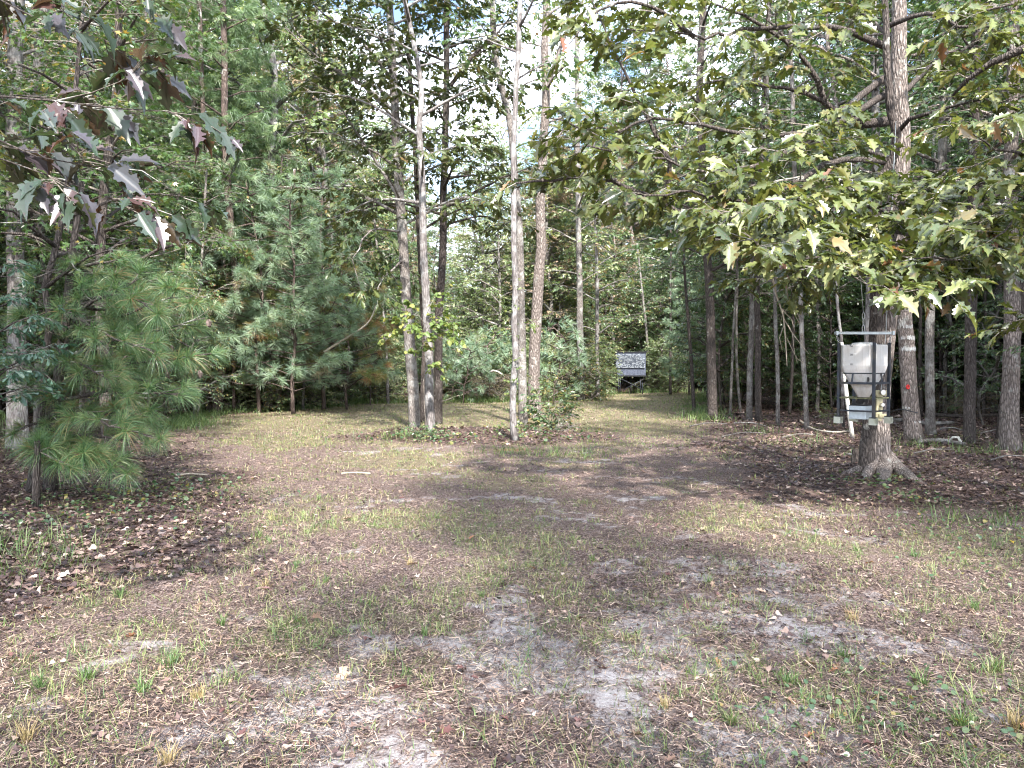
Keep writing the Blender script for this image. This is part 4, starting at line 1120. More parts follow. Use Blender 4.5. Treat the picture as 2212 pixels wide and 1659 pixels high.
# left side
std_tree(241, 'pale_oak', 'big whitish lichen-spotted trunk at the left border', (38, 968), 40, 26, [(36, 800), (34, 640), (32, 560), (33, 420), (31, 270), (35, 120), (38, 0)], 10, 'bark_pale', dict(OAKC, leaf='far_green', templ='oval', size=0.13, h0=5.5, nb=10, bl=2.0, nsub=5))
std_tree(242, 'grey_tree', 'grey trunk behind the whitish one at the left border', (88, 940), 24, 18, [(86, 760), (82, 560), (76, 300), (76, 170), (88, 50)], 11, 'bark_grey', dict(OAKC, leaf='far_green', templ='oval', size=0.13, h0=4.5, nb=12, bl=2.2, nsub=5))
std_tree(243, 'pine_tree', 'dark pine trunk left of the grass, thickest of the row', (468, 893), 18, 11, [(480, 800), (505, 720), (512, 640), (500, 480), (490, 300), (486, 100)], 15, 'bark_pine', dict(leaf='pine', templ='tuft_mid', size=0.28, h0=4.5, nb=26, bl=2.4, nsub=6, ntw=3, nleaf=1, twl=0.25, up=0.2))
std_tree(244, 'pine_tree', 'dark pine trunk leaning right behind the near pine boughs', (452, 890), 12, 9, [(452, 760), (450, 620), (446, 480), (440, 300)], 14, 'bark_pine', dict(leaf='pine', templ='tuft_mid', size=0.28, h0=4.5, nb=26, bl=2.4, nsub=6, ntw=3, nleaf=1, twl=0.25, up=0.2))
std_tree(245, 'pine_tree', 'slim reddish pine trunk next to the thickest one', (492, 885), 10, 8, [(486, 700), (483, 600), (482, 450), (484, 300)], 14, 'bark_pine', dict(leaf='pine', templ='tuft_mid', size=0.28, h0=4.5, nb=26, bl=2.4, nsub=6, ntw=3, nleaf=1, twl=0.25, up=0.2))
std_tree(246, 'slender_tree', 'leaning grey stem right of the blue-green pines', (717, 874), 14, 8, [(718, 820), (722, 770), (718, 600), (705, 420), (690, 250)], 14, 'bark_grey', dict(OAKC, leaf='far_brown', templ='lo', size=0.14, h0=5, nb=16, bl=2.0, nsub=6))
std_tree(247, 'slender_tree', 'thin dark stem below the bushiest young pine', (630, 888), 8, 5, [(631, 820), (632, 760), (634, 600)], 8, 'bark_pine')
std_tree(248, 'slender_tree', 'dark stem between the blue-green pines', (692, 872), 9, 6, [(692, 800), (690, 700), (688, 560)], 11, 'bark_dark')
for k, (px, py, w, lab) in enumerate([(585, 888, 7, 'thin bare stem left of the bushiest young pine'), (655, 884, 6, 'very thin pale stem right of the bushiest young pine'), (748, 876, 7, 'thin stem in the shade left of the yellowing pine'), (838, 872, 7, 'leaning dead grey stem just left of the left clump'),
                                      (1500, 890, 8, 'thin dark stem left of the dark lone trunk'), (1578, 896, 6, 'thin stem right of the dark lone trunk'), (1448, 852, 6, 'thin dark trunk right of the deer blind'), (1600, 890, 6, 'thin pale stem left of the twin trunks'), (1705, 895, 7, 'spindly stem behind the hanging dead branch'),
                                      (1765, 890, 8, 'thin grey stem left of the pale slanting pole'), (1990, 900, 8, 'spindly grey stem right behind the paint-banded trunk'), (2066, 896, 7, 'spindly stem left of the speckled dark trunk'), (2125, 900, 7, 'thin stem right of the speckled dark trunk'), (420, 900, 7, 'thin stem at the corner of the grass by the pine boughs'),
                                      (1200, 852, 6, 'thin far stem right of the forked trunk'), (1402, 846, 6, 'thin far trunk right behind the deer blind')]):
    lean = rng.uniform(-0.06, 0.06)
    d_ = G(px, py)[1]
    std_tree(260 + k, 'slender_tree', lab, (px, py), w, w * 0.6, [(px + lean * 100 + rng.uniform(-4, 4), py - 110), (px + lean * 260 + rng.uniform(-6, 6), py - 250)], 8.5, 'bark_grey' if k % 2 else 'bark_dark', dict(RC, leaf='under' if px > 1450 or px < 500 else 'far_green', templ='lo', h0=3.4, nb=9, bl=1.4), sides=8)

# white paint bands and the red reflector on the leaning trunk
def on_trunk(C, rad, pyd, off=0.0):
    """point on the camera side of a traced trunk at display height pyd"""
    ys = 785 - (C[:, 2] - CAM_H) / C[:, 1] * FD
    k = int(np.argmin(np.abs(ys - pyd)))
    return C[k], rad[k]
paint = plain('white_paint', (0.55, 0.55, 0.54), 0.6, var=0.15, scale=60)
rp_ = np.random.default_rng(12)
for py, a0, a1, hh in ((697, -0.7, 0.5, 8), (733, -0.3, 0.9, 9), (742, -1.1, -0.4, 7), (752, -0.2, 0.7, 8), (763, -1.1, 0.9, 8), (873, -1.1, -0.6, 4), (911, -0.2, 0.9, 5)):
    c0, r0 = on_trunk(CO, radO, py)
    hz = hh / FD * c0[1]
    Vp = []; Fp = []
    na = max(3, int((a1 - a0) / 0.09))
    for i_ in range(na):                       # one ragged dab per bark ridge, gaps in the furrows
        if rp_.uniform() < 0.12: continue
        a = a0 + (a1 - a0) * i_ / (na - 1); wd_ = 0.075 * rp_.uniform(0.5, 1.1) / 2
        rr = r0 * 1.06 + 0.004; zc = c0[2] + rp_.normal(0, hz * 0.12)
        k = len(Vp); m_ = 5
        for q in range(m_):
            z = zc + hz * (q / (m_ - 1) - 0.5) * rp_.uniform(0.7, 1.1)
            for sg_ in (-1, 1):
                aa = a + sg_ * wd_ * (1 - 0.6 * abs(q / (m_ - 1) - 0.5)) * rp_.uniform(0.6, 1.2)
                Vp.append(np.array([c0[0] + rr * math.sin(aa), c0[1] - rr * math.cos(aa), z]) - np.array(rO.location))
        for q in range(m_ - 1): Fp.append((k + 2 * q, k + 2 * q + 1, k + 2 * q + 3, k + 2 * q + 2))
    o = link('paint_band', mesh_py('paint_band', Vp, Fp, paint), rO, kind='stuff')
    sm_ = o.modifiers.new('thick', 'SOLIDIFY'); sm_.thickness = 0.004

# ------------------------------------------------------------------ the big feeder oak and its lit boughs
b = G(1893, 1012)
dO = b[1]
oak = thing('oak_tree', b, 'big ridged oak behind the hanging feeder, roots spread over a small mound', 'tree')
pts = trunk_pts([(1893, 985), (1895, 950), (1900, 850), (1914, 720), (1922, 610), (1934, 480), (1946, 390), (1953, 333), (1952, 233), (1950, 130), (1951, 40)], b, dO, 7.6)
_, COk, rOk = trunk(oak, pts, W(52, dO), W(25, dO), 'bark_oak', flare=0.45, seed=31, sides=28, step=0.12, rough=0.03)
pts2 = [np.array([P(1872, 1000, dO - 0.12)[0], dO - 0.12, b[2] - 0.05])] + [P(x, y, dO - q) for x, y, q in ((1872, 960, 0.12), (1880, 880, 0.15), (1886, 800, 0.2), (1888, 700, 0.25), (1890, 600, 0.3), (1892, 480, 0.35), (1893, 410, 0.4), (1911, 367, 0.4), (1928, 333, 0.45), (1934, 287, 0.5), (1922, 240, 0.5), (1918, 183, 0.5), (1911, 100, 0.5), (1908, 0, 0.5), (1900, -120, 0.5))]
trunk(oak, pts2, W(30, dO), W(10, dO), 'bark_dark', flare=0.3, seed=32, name='second_stem', sides=14, step=0.12)
for rx, ry, ex, ey, w in ((1920, 1000, 2020, 1056, 30), (1875, 1000, 1800, 1024, 26), (1900, 1010, 1912, 1052, 34), (1880, 1010, 1850, 1042, 28)):
    p0 = P(rx, ry, dO); p0[2] = b[2] + 0.07
    e = G(ex, ey); p0[1] = dO - (0.1 if ey > 1010 else 0)
    mid = (p0 + e) / 2; mid[2] = gh(mid[0], mid[1]) - 0.005; e[2] -= 0.06
    C, _t = catmull([b + (p0 - b) * 0.3 + [0, 0, 0.2], p0, mid, e], 0.1)
    V_, F_ = tube(C - b, W(w, dO) * np.linspace(1.25, 0.25, len(C)), 10, rough=0.1, seed=rx)
    link('root', mesh_py('root', V_, F_, M['bark_oak'], True), oak)
T = Tree(33); T.face = 0.18
K = dict(sub=0.85, ntw=4, nleaf=4, twl=0.26, jitter=0.04, droop=0.12, flat=0.45)
def bo(T, L, r0=0.035, dens=2.1, start=0.2, **kw):
    p = [P(*q) for q in L]
    LL = sum(np.linalg.norm(p[i + 1] - p[i]) for i in range(len(p) - 1))
    k = dict(K); k.update(kw)
    T.bough(p, r0, nsub=max(2, int(LL * dens * 1.6 * (1 - start))), start=start, step=0.18, **k)
A_ = dO - 0.1
bo(T, [(1935, 470, A_), (1850, 440, 9.2), (1700, 440, 8), (1560, 475, 7.2)], 0.03, 3.3, 0.3)
bo(T, [(1925, 520, A_), (1880, 500, 9.2), (1760, 555, 7.8), (1600, 520, 7)], 0.03, 3.3, 0.3)
bo(T, [(1940, 490, A_), (1980, 520, 9), (1970, 580, 7.8), (2050, 640, 7)], 0.03, 3.4, 0.3)
bo(T, [(1946, 440, A_), (2050, 430, 9), (2110, 400, 8), (2220, 420, 7.3)], 0.035, 2.4)
bo(T, [(1944, 400, A_), (1860, 385, 9.5), (1780, 400, 8.5), (1690, 380, 8)], 0.03, 2.6)
bo(T, [(1930, 520, A_), (1870, 550, 8.5), (1830, 590, 7.6), (1900, 625, 7)], 0.03, 3.4, 0.3)
bo(T, [(1936, 500, A_), (2080, 530, 8.5), (2230, 545, 7.4)], 0.03, 3.4, 0.3)
bo(T, [(1938, 500, A_), (1990, 480, 8.8), (2060, 500, 7.6), (2130, 470, 6.9)], 0.03, 3.4, 0.3)
bo(T, [(1893, 560, A_), (1700, 545, 10.2), (1590, 520, 9.8), (1508, 487, 9.5), (1434, 440, 9.2), (1370, 413, 9), (1254, 383, 8.7), (1120, 400, 8.4)], 0.075, 2.2, 0.35)
bo(T, [(1434, 440, 9.2), (1448, 350, 9), (1420, 300, 9), (1390, 233, 9), (1347, 150, 9), (1304, 67, 9), (1264, -20, 9)], 0.035, 2.8, 0.1)
bo(T, [(1915, 262, 10.6), (1870, 267, 10.5), (1815, 247, 10.4), (1780, 220, 10.3), (1765, 170, 10.2), (1745, 140, 10.1), (1700, 90, 10), (1650, 40, 9.9)], 0.07, 1.8, 0.35)
bo(T, [(1780, 220, 10.3), (1720, 195, 10), (1640, 185, 9.8), (1560, 175, 9.5), (1500, 190, 9.3)], 0.035, 2.4, 0.2)
bo(T, [(1935, 290, 10.6), (1965, 257, 10.3), (2010, 245, 10), (2090, 218, 9.6), (2200, 215, 9.2)], 0.035, 1.8, 0.3)
bo(T, [(1911, 100, 10.6), (1800, 60, 10), (1650, 60, 9.5), (1500, 80, 9), (1350, 60, 8.7)], 0.05, 1.9)
bo(T, [(1908, 170, 10.6), (1750, 280, 9.5), (1600, 290, 9), (1450, 260, 8.6), (1300, 280, 8.4), (1180, 250, 8.2)], 0.05, 2.5, 0.3)
bo(T, [(1910, 60, 10.6), (2000, 30, 10), (2100, 60, 9.5), (2210, 40, 9)], 0.04, 1.8)
bo(T, [(1918, 200, 10.6), (1700, 330, 9), (1550, 370, 8.5), (1400, 340, 8.2), (1230, 310, 8)], 0.05, 2.5, 0.35)
bo(T, [(1930, 350, 10.6), (1800, 350, 9.5), (1650, 430, 8.6), (1500, 410, 8.2), (1330, 440, 8)], 0.05, 2.4, 0.35)
bo(T, [(1500, 80, 9), (1400, 10, 8.8), (1300, 20, 8.6), (1230, 100, 8.4)], 0.03, 2.6, 0.1)
bo(T, [(1700, 90, 10), (1580, 20, 9.6), (1450, -20, 9.2)], 0.03, 2.4, 0.1)
bo(T, [(1893, 600, A_), (1800, 560, 10), (1720, 600, 9.4), (1640, 590, 9)], 0.03, 1.8, 0.4)
bo(T, [(1945, 420, dO), (1850, 360, 12), (1700, 320, 13)], 0.04, 2.2, 0.3)
bo(T, [(1952, 200, dO), (2040, 120, 12), (2150, 90, 13)], 0.04, 2.2, 0.3)
bo(T, [(1950, 100, dO), (1850, 20, 12), (1750, -60, 13)], 0.04, 2.2, 0.3)
for k in range(7):      # the crown above the frame
    a = k * 0.9; p0 = P(1930, -60 - 40 * k, dO); e = p0 + np.array([math.cos(a) * 2.6, math.sin(a) * 2.6, 0.8])
    T.bough([p0, (p0 + e) / 2 + [0, 0, .2], e], 0.05, sub=1.0, nsub=10, ntw=4, nleaf=4, twl=0.3)
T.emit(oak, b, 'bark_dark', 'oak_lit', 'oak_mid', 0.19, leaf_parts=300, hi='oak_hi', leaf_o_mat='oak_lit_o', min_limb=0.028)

# oak just outside the frame on the right, only its limb and leaves reach in
b = np.array([6.6, 8.2, gh(6.6, 8.2)])
ro = thing('oak_tree', b, 'oak at the right border whose heavy dark limb slants into view at the top', 'tree')
trunk(ro, [b - [0, 0, .1], b + [0, 0, 3], b + [-0.1, 0.1, 6], b + [0.1, 0, 9]], 0.2, 0.08, 'bark_dark', seed=35)
T = Tree(36)
bo(T, [(2440, 60, 8.2), (2330, 90, 8.3), (2212, 110, 8.5), (2141, 133, 8.7), (2091, 167, 8.9), (2058, 205, 9)], 0.1, 1.6, 0.25)
bo(T, [(2440, 330, 8.2), (2300, 320, 8), (2190, 330, 7.6), (2090, 300, 7.4)], 0.04, 2.4, 0.3)
bo(T, [(2440, 200, 8.2), (2300, 220, 8), (2200, 250, 7.6), (2120, 270, 7.4)], 0.04, 2.0, 0.3)
bo(T, [(2440, 420, 8.2), (2330, 430, 8), (2230, 450, 7.4), (2140, 520, 7.2)], 0.04, 2.4, 0.3)
bo(T, [(2440, 560, 8.2), (2330, 560, 8), (2230, 552, 7.8), (2100, 560, 7.6), (1990, 560, 7.5)], 0.045, 1.6, 0.3)
bo(T, [(2440, 660, 8.2), (2330, 680, 9), (2230, 700, 9.6), (2160, 690, 10)], 0.03, 2.0, 0.3)
bo(T, [(2440, 0, 8.2), (2300, 0, 8), (2200, 10, 7.8), (2100, 20, 7.6)], 0.04, 2.0, 0.3)
T.emit(ro, b, 'bark_dark', 'oak_lit', 'oak_mid', 0.16, leaf_parts=110, hi='oak_hi', leaf_o_mat='oak_lit_o', min_limb=0.028)

# near oak on the left with big bronze leaves
b = np.array([-3.9, 3.9, gh(-3.9, 3.9)])
lo_ = thing('red_oak', b, 'near oak reaching in from the left border with large bluish and bronze leaves', 'tree')
trunk(lo_, [b - [0, 0, .1], b + [0, 0, 2], b + [0.1, 0, 4.5]], 0.11, 0.05, 'bark_dark', seed=37)
T = Tree(38); T.lz = (-0.45, 0.15); T.upn = 1.5; T.face = 0.4
NK = dict(sub=0.32, ntw=2, nleaf=3, twl=0.14, jitter=0.015, droop=0.1, flat=0.3)
bo(T, [(-520, 220, 3.9), (-200, 200, 3.8), (0, 208, 3.7), (120, 218, 3.7), (250, 235, 3.7), (350, 240, 3.75), (450, 270, 3.8)], 0.011, 2.3, 0.48, **NK)
bo(T, [(-520, 300, 3.9), (-200, 280, 3.7), (0, 300, 3.6), (80, 340, 3.6), (180, 355, 3.65), (300, 375, 3.7), (395, 430, 3.8)], 0.010, 2.3, 0.5, **NK)
bo(T, [(-520, 330, 3.9), (-200, 320, 3.6), (0, 345, 3.55), (100, 380, 3.55), (230, 420, 3.6), (350, 450, 3.7)], 0.009, 2.0, 0.52, **NK)
bo(T, [(-520, -80, 3.9), (-100, -60, 3.8), (30, 10, 3.8), (120, 60, 3.85), (220, 85, 3.9), (300, 130, 4.0)], 0.009, 2.2, 0.5, **NK)
bo(T, [(-520, -120, 3.9), (0, -80, 3.9), (200, -50, 3.9), (290, -10, 4.0), (330, 20, 4.0)], 0.008, 2.0, 0.6, **NK)
bo(T, [(120, 218, 3.7), (200, 200, 3.7), (260, 180, 3.75), (330, 150, 3.8)], 0.006, 3.0, 0.2, **NK)
T.emit(lo_, b, 'bark_dark', 'oak_lit', 'oak_mid', 0.145, leaf_parts=300, hi='oak_hi', leaf_o_mat='oak_bronze', min_limb=0.0075)

# sweetgum
b = at_px(235, 13.5); b = np.array([b[0], b[1], gh(*b)])
sg = thing('sweetgum_tree', b, 'sweetgum with small star leaves turning yellow, above the near pine', 'tree')
_, C, rad = trunk(sg, trunk_pts([(225, 800), (215, 600), (225, 400), (250, 200), (260, 0)], b, 13.5, 12), 0.1, 0.04, 'bark_dark', seed=41)
T = Tree(42)
auto_crown(T, C, rad, 2.9, 10.5, 44, 2.2, up=0.3, sub=0.95, nsub=7, ntw=4, nleaf=4, twl=0.28)
T.emit(sg, b, 'bark_dark', 'gum', 'star', 0.115, leaf_parts=120, min_limb=0.03)
b = at_px(60, 9.6); b = np.array([b[0], b[1], gh(*b)])
sg = thing('maple_sapling', b, 'slender dark stemmed sapling with star leaves in front of the whitish left trunk', 'tree')
_, C, rad = trunk(sg, trunk_pts([(100, 800), (110, 680), (98, 620), (120, 550), (135, 480), (150, 380), (165, 200)], b, 9.6, 6.5), 0.05, 0.02, 'bark_dark', seed=43)
T = Tree(44)
auto_crown(T, C, rad, 2.5, 6.0, 15, 1.5, up=0.25, sub=0.7, nsub=6, ntw=3, nleaf=4, twl=0.22)
T.emit(sg, b, 'bark_dark', 'gum', 'star', 0.095, leaf_parts=80, min_limb=0.02)

# near pine with long drooping needle tufts
def pine_bough(T, p, r0, dens=4.4, sub=0.5, start=0.2, up=0.15):
    r = T.r
    p = [P(*q) for q in p]
    C, _ = catmull(p, 0.15); n_ = len(C); C = C + r.normal(0, 0.01, C.shape)
    rad = r0 * (1 - 0.75 * np.linspace(0, 1, n_)); T.limbs.append((C, rad))
    LL = sum(float(np.linalg.norm(C[i + 1] - C[i])) for i in range(n_ - 1))
    ns_ = max(2, int(LL * dens))
    for k in range(ns_ + 1):
        t = start + (1 - start) * k / ns_; i = min(int(t * (n_ - 1)), n_ - 2)
        d = C[i + 1] - C[i]; d /= np.linalg.norm(d)
        side = np.cross(d, [0, 0, 1.0]) * (1 if k % 2 else -1)
        if k == ns_: side *= 0
        q = C[i]; dd = d * 0.7 + side * r.uniform(0.4, 1) + np.array([0, 0, r.uniform(-0.25, 0.3)]); dd /= np.linalg.norm(dd)
        L = sub * r.uniform(0.4, 1.2) * (1.1 - 0.5 * t)
        for j in range(3):
            q2 = q + dd * L / 3; T.seg.append((q, q2, 0.008 - j * 0.0015, 0.0065 - j * 0.0015)); q = q2
            dd = dd + r.normal(0, 0.1, 3) + [0, 0, up * 0.5]; dd /= np.linalg.norm(dd)
            if j == 1 and r.uniform() < 0.45:
                sd = np.cross(dd, [0, 0, 1.0]) * r.choice([-1, 1]) + dd * 0.6; e = q + sd * 0.16
                T.seg.append((q, e, 0.005, 0.004)); T.leaf.append((e, sd + [0, 0, 0.1], np.array([0, 0, 1.0])))
        T.leaf.append((q, dd + [0, 0, 0.12], np.array([0, 0, 1.0]) + r.normal(0, 0.06, 3)))
M['needle_o'] = leaf_mat('near_pine_needle', [(0.0, (0.045, 0.1, 0.045)), (0.4, (0.1, 0.19, 0.08)), (0.7, (0.17, 0.27, 0.115)), (0.88, (0.26, 0.26, 0.12)), (0.98, (0.28, 0.17, 0.09))], 0.38, 0.3, back=(1, 1, 1), spot_amt=0.0, spec=0.7)
b = at_px(105, 9.7); b = np.array([b[0], b[1], gh(*b)])
pn = thing('young_pine', b, 'near young pine on the left with long needle tufts drooping from a side bough', 'pine tree')
trunk(pn, trunk_pts([(108, 960), (120, 860), (130, 790), (142, 700), (150, 620), (160, 540)], b, 9.7, 3.9), 0.085, 0.03, 'bark_dark', flare=0.2, seed=45)
T = Tree(46)
T.upn = 1
for q in ([(133, 830, 9.7), (205, 797, 9.5), (285, 785, 9.3), (385, 775, 9.1), (455, 765, 9.0)],
          [(140, 770, 9.7), (220, 745, 9.4), (330, 715, 9.2), (440, 690, 9.0)],
          [(145, 710, 9.7), (240, 690, 9.5), (340, 650, 9.3), (420, 640, 9.2)],
          [(150, 650, 9.7), (230, 640, 9.4), (300, 600, 9.3)],
          [(115, 930, 9.7), (200, 900, 9.4), (270, 890, 9.2), (320, 900, 9.0)],
          [(112, 960, 9.7), (160, 940, 9.4), (230, 945, 9.1), (290, 955, 8.9)],
          [(125, 870, 9.7), (210, 850, 9.3), (300, 850, 9.0), (390, 850, 8.8)],
          [(140, 760, 9.7), (180, 790, 9.0), (230, 820, 8.6)],
          [(140, 740, 9.7), (90, 700, 9.3), (30, 690, 9.2)],
          [(130, 850, 9.7), (70, 850, 9.3), (10, 870, 9.2)],
          [(148, 680, 9.7), (190, 700, 9.0), (260, 740, 8.6), (340, 760, 8.5)],
          [(118, 920, 9.7), (130, 960, 9.0), (180, 985, 8.6)],
          [(155, 600, 9.7), (120, 580, 9.4), (90, 600, 9.3)], [(120, 900, 9.7), (60, 920, 9.3), (0, 950, 9.1)], [(118, 940, 9.7), (150, 980, 9.2), (220, 1000, 8.8), (280, 1010, 8.6)], [(130, 840, 9.7), (60, 800, 9.9), (0, 790, 10)], [(145, 720, 9.7), (200, 650, 9.2), (280, 640, 8.9), (350, 690, 8.7)], [(125, 880, 9.7), (180, 890, 9.0), (240, 920, 8.6), (330, 940, 8.4)], [(148, 690, 9.7), (250, 620, 9.8), (380, 610, 9.9)], [(155, 590, 9.7), (200, 570, 9.5), (260, 560, 9.4)],
          [(150, 660, 9.7), (260, 670, 10.2), (370, 670, 10.6)], [(135, 800, 9.7), (250, 810, 10.2), (350, 830, 10.5)], [(125, 880, 9.7), (230, 900, 10.1), (310, 920, 10.3)]):
    pine_bough(T, q, 0.026)
T.emit(pn, b, 'bark_dark', 'needle_o', 'tuft_near', 0.25, leaf_parts=300, min_limb=0.0, leaf_o_mat='needle_o', leaf_name='needle_tuft', fol_name='needles')
b = G(80, 1100)
ps = thing('pine_sapling', b, 'small dark pine sapling with one tuft on top, nearest on the left', 'pine sapling')
trunk(ps, [b - [0, 0, .05], P(80, 1040, b[1]), P(84, 985, b[1]), P(84, 950, b[1])], 0.045, 0.03, 'bark_dark', flare=0.15, seed=47, sides=10)
T = Tree(48)
dd_ = b[1]
for q, v in (((84, 948), (0.1, -0.3, 1)), ((60, 965), (-1, -0.3, 0.5)), ((110, 965), (1, -0.2, 0.4)), ((78, 975), (-0.3, -1, 0.3)), ((160, 1010), (1, -0.2, 0.3)), ((130, 1000), (0.8, -0.5, 0.3))):
    T.seg.append((P(84, 975, dd_), P(*q, dd_), 0.01, 0.006)); T.leaf.append((P(*q, dd_), np.array(v, float), np.array([0, 0.1, 1.0])))
T.emit(ps, b, 'bark_dark', 'needle_o', 'tuft_near', 0.25, leaf_parts=10, leaf_o_mat='needle_o', leaf_name='needle_tuft')

# evergreen oak at the left border
b = at_px(-70, 8.8); b = np.array([b[0], b[1], gh(*b)])
eo = thing('evergreen_oak', b, 'small evergreen oak at the left border with glossy spoon-shaped leaves', 'tree')
trunk(eo, [b - [0, 0, .1], b + [0.05, 0, 1], b + [0, 0, 2.2], b + [0.1, 0, 3.6]], 0.06, 0.03, 'bark_dark', seed=49)
T = Tree(50)
for q in ([(-70, 850, 8.8), (0, 800, 8.6), (70, 760, 8.5), (140, 740, 8.4)], [(-70, 800, 8.8), (0, 720, 8.6), (60, 690, 8.5), (110, 660, 8.4)], [(-70, 900, 8.8), (0, 850, 8.5), (60, 840, 8.4), (110, 850, 8.3)],
          [(-70, 740, 8.8), (0, 660, 8.5), (60, 640, 8.4)], [(-70, 880, 8.8), (20, 800, 8.3), (90, 800, 8.1)], [(-70, 700, 8.8), (-20, 610, 8.5), (40, 600, 8.4)], [(-70, 760, 8.8), (10, 760, 8.2), (60, 770, 8.0)]):
    bo(T, q, 0.02, 3.2, 0.2, sub=0.45, ntw=4, nleaf=6, twl=0.16)
T.emit(eo, b, 'bark_dark', 'water_oak', 'spat', 0.085, leaf_parts=60, min_limb=0.01)

# bush and light green sprays in the clumps
def bush(seed, name, label, cat, base, targets, leafm, templ, size, dens=3.0, r0=0.012, **kw):
    b = G(*base); d = b[1]
    root = thing(name, b, label, cat)
    T = Tree(seed)
    for tx, ty, dz in targets:
        bo(T, [(base[0], base[1] + 2, d), ((base[0] + tx) / 2 + 4, (base[1] * 0.55 + ty * 0.45), d + dz * 0.4), (tx, ty, d + dz)], r0, dens, 0.15, **kw)
    T.emit(root, b, 'twig', leafm, templ, size, limb_name='stem', min_limb=0.0, leaf_parts=0)
    return root
bush(51, 'bush', 'green leafy bush round the foot of the forked trunk in the middle clump', 'bush', (1185, 925), [(1155, 830, 0.2), (1180, 810, -0.2), (1205, 820, 0.3), (1230, 850, 0.2), (1235, 880, -0.3), (1215, 865, -0.5), (1165, 870, -0.5), (1190, 888, -0.7), (1155, 895, -0.4)], 'far_green', 'oval', 0.1, 4, sub=0.6, ntw=4, nleaf=5, twl=0.25)
b = G(922, 938); d = b[1]
root = thing('sapling', b, 'thin climbing sapling with lime green leaves in front of the left clump', 'sapling')
T = Tree(52)
C = [b, P(915, 850, d), P(920, 770, d), P(912, 720, d), P(925, 660, d), P(930, 600, d)]
T.bough(C, 0.01, nsub=0, ntw=0, nleaf=0, step=0.2)
for q in ([(914, 740, d), (880, 715, d - .2), (830, 728, d - .3)], [(914, 730, d), (880, 690, d - .2), (845, 690, d - .2)], [(915, 725, d), (960, 690, d - .3), (995, 730, d - .3)], [(914, 735, d), (940, 725, d - .5), (975, 745, d - .6)],
          [(915, 720, d), (935, 690, d - .4), (960, 660, d - .4)], [(920, 770, d), (935, 790, d - .3), (950, 810, d - .3)], [(922, 680, d), (940, 640, d - .1), (960, 620, d)], [(918, 700, d), (895, 665, d), (870, 640, d)], [(914, 745, d), (900, 760, d - .3), (925, 735, d - .5)]):
    bo(T, q, 0.006, 3.4, 0.25, sub=0.35, ntw=3, nleaf=4, twl=0.18)
T.emit(root, b, 'twig', 'lime', 'round', 0.095, limb_name='stem', leaf_parts=60, leaf_o_mat='lime')
b = G(1120, 948); d = b[1]
root = thing('creeper', b, 'lime leaved creeper climbing the pale crooked trunk', 'vine')
T = Tree(53)
T.bough([b, P(1106, 850, d - .1), P(1116, 760, d - .1), P(1106, 700, d - .1), P(1114, 600, d - .1)], 0.006, nsub=16, sub=0.16, ntw=2, nleaf=3, twl=0.1, step=0.2, start=0.02)
for q in ([(1110, 700, d), (1080, 715, d - .2), (1050, 725, d - .3)], [(1112, 680, d), (1140, 690, d - .2), (1165, 705, d - .2)], [(1108, 900, d), (1095, 920, d - .2), (1085, 930, d - .2)]):
    bo(T, q, 0.005, 3.0, 0.25, sub=0.3, ntw=2, nleaf=4, twl=0.15)
T.emit(root, b, 'twig', 'lime', 'star', 0.075, limb_name='stem', leaf_parts=0)
bush(54, 'shrub_seedling', 'knee-high yellow-green seedling behind the feeder at its left', 'seedling', (1782, 925), [(1770, 885, 0), (1785, 880, 0), (1796, 895, 0)], 'lime', 'lo', 0.06, 5, sub=0.25, ntw=3, nleaf=4, twl=0.12)
bush(55, 'dead_brush', 'tangle of dead brown leaves and twigs on the right side of the middle bush', 'brushwood', (1195, 932), [(1220, 900, 0), (1235, 905, 0), (1210, 890, 0.1), (1240, 920, -0.2), (1180, 910, -0.1)], 'litter', 'oval', 0.07, 4, sub=0.5, ntw=3, nleaf=2, twl=0.3)
bush(56, 'weed_bush', 'low weeds with green leaves at the foot of the left clump', 'weeds', (915, 945), [(880, 925, -.2), (900, 920, -.2), (935, 925, -.2), (950, 930, 0)], 'far_green', 'oval', 0.06, 5, sub=0.3, ntw=3, nleaf=4, twl=0.12)

# ------------------------------------------------------------------ dead wood
def stick(name, label, cat, pl, w0, w1, mat='dead_twig', sides=7, extra=()):
    """pl: list of (px, py, lift) on the ground or (px, py, None, depth)"""
    q = []
    for a in pl:
        if len(a) == 3: g = G(a[0], a[1]); g[2] += a[2]; q.append(g)
        else: q.append(P(a[0], a[1], a[3]))
    o0 = q[0].copy(); d = o0[1]
    root = thing(name, o0, label, cat)
    C, _ = catmull(q, 0.15)
    V_, F_ = tube(C - o0, np.linspace(W(w0, d), W(w1, d), len(C)), sides, rough=0.1, seed=int(pl[0][0]))
    link('stem', mesh_py('stem', V_, F_, M[mat], True), root)
    for e in extra:
        qq = [P(a[0], a[1], e[1]) for a in e[0]]
        C, _ = catmull(qq, 0.1)
        V_, F_ = tube(C - o0, np.linspace(W(e[2], d), W(e[2] * 0.4, d), len(C)), 5, rough=0.08, seed=3)
        link('twig', mesh_py('twig', V_, F_, M[mat], True), root)
    return root
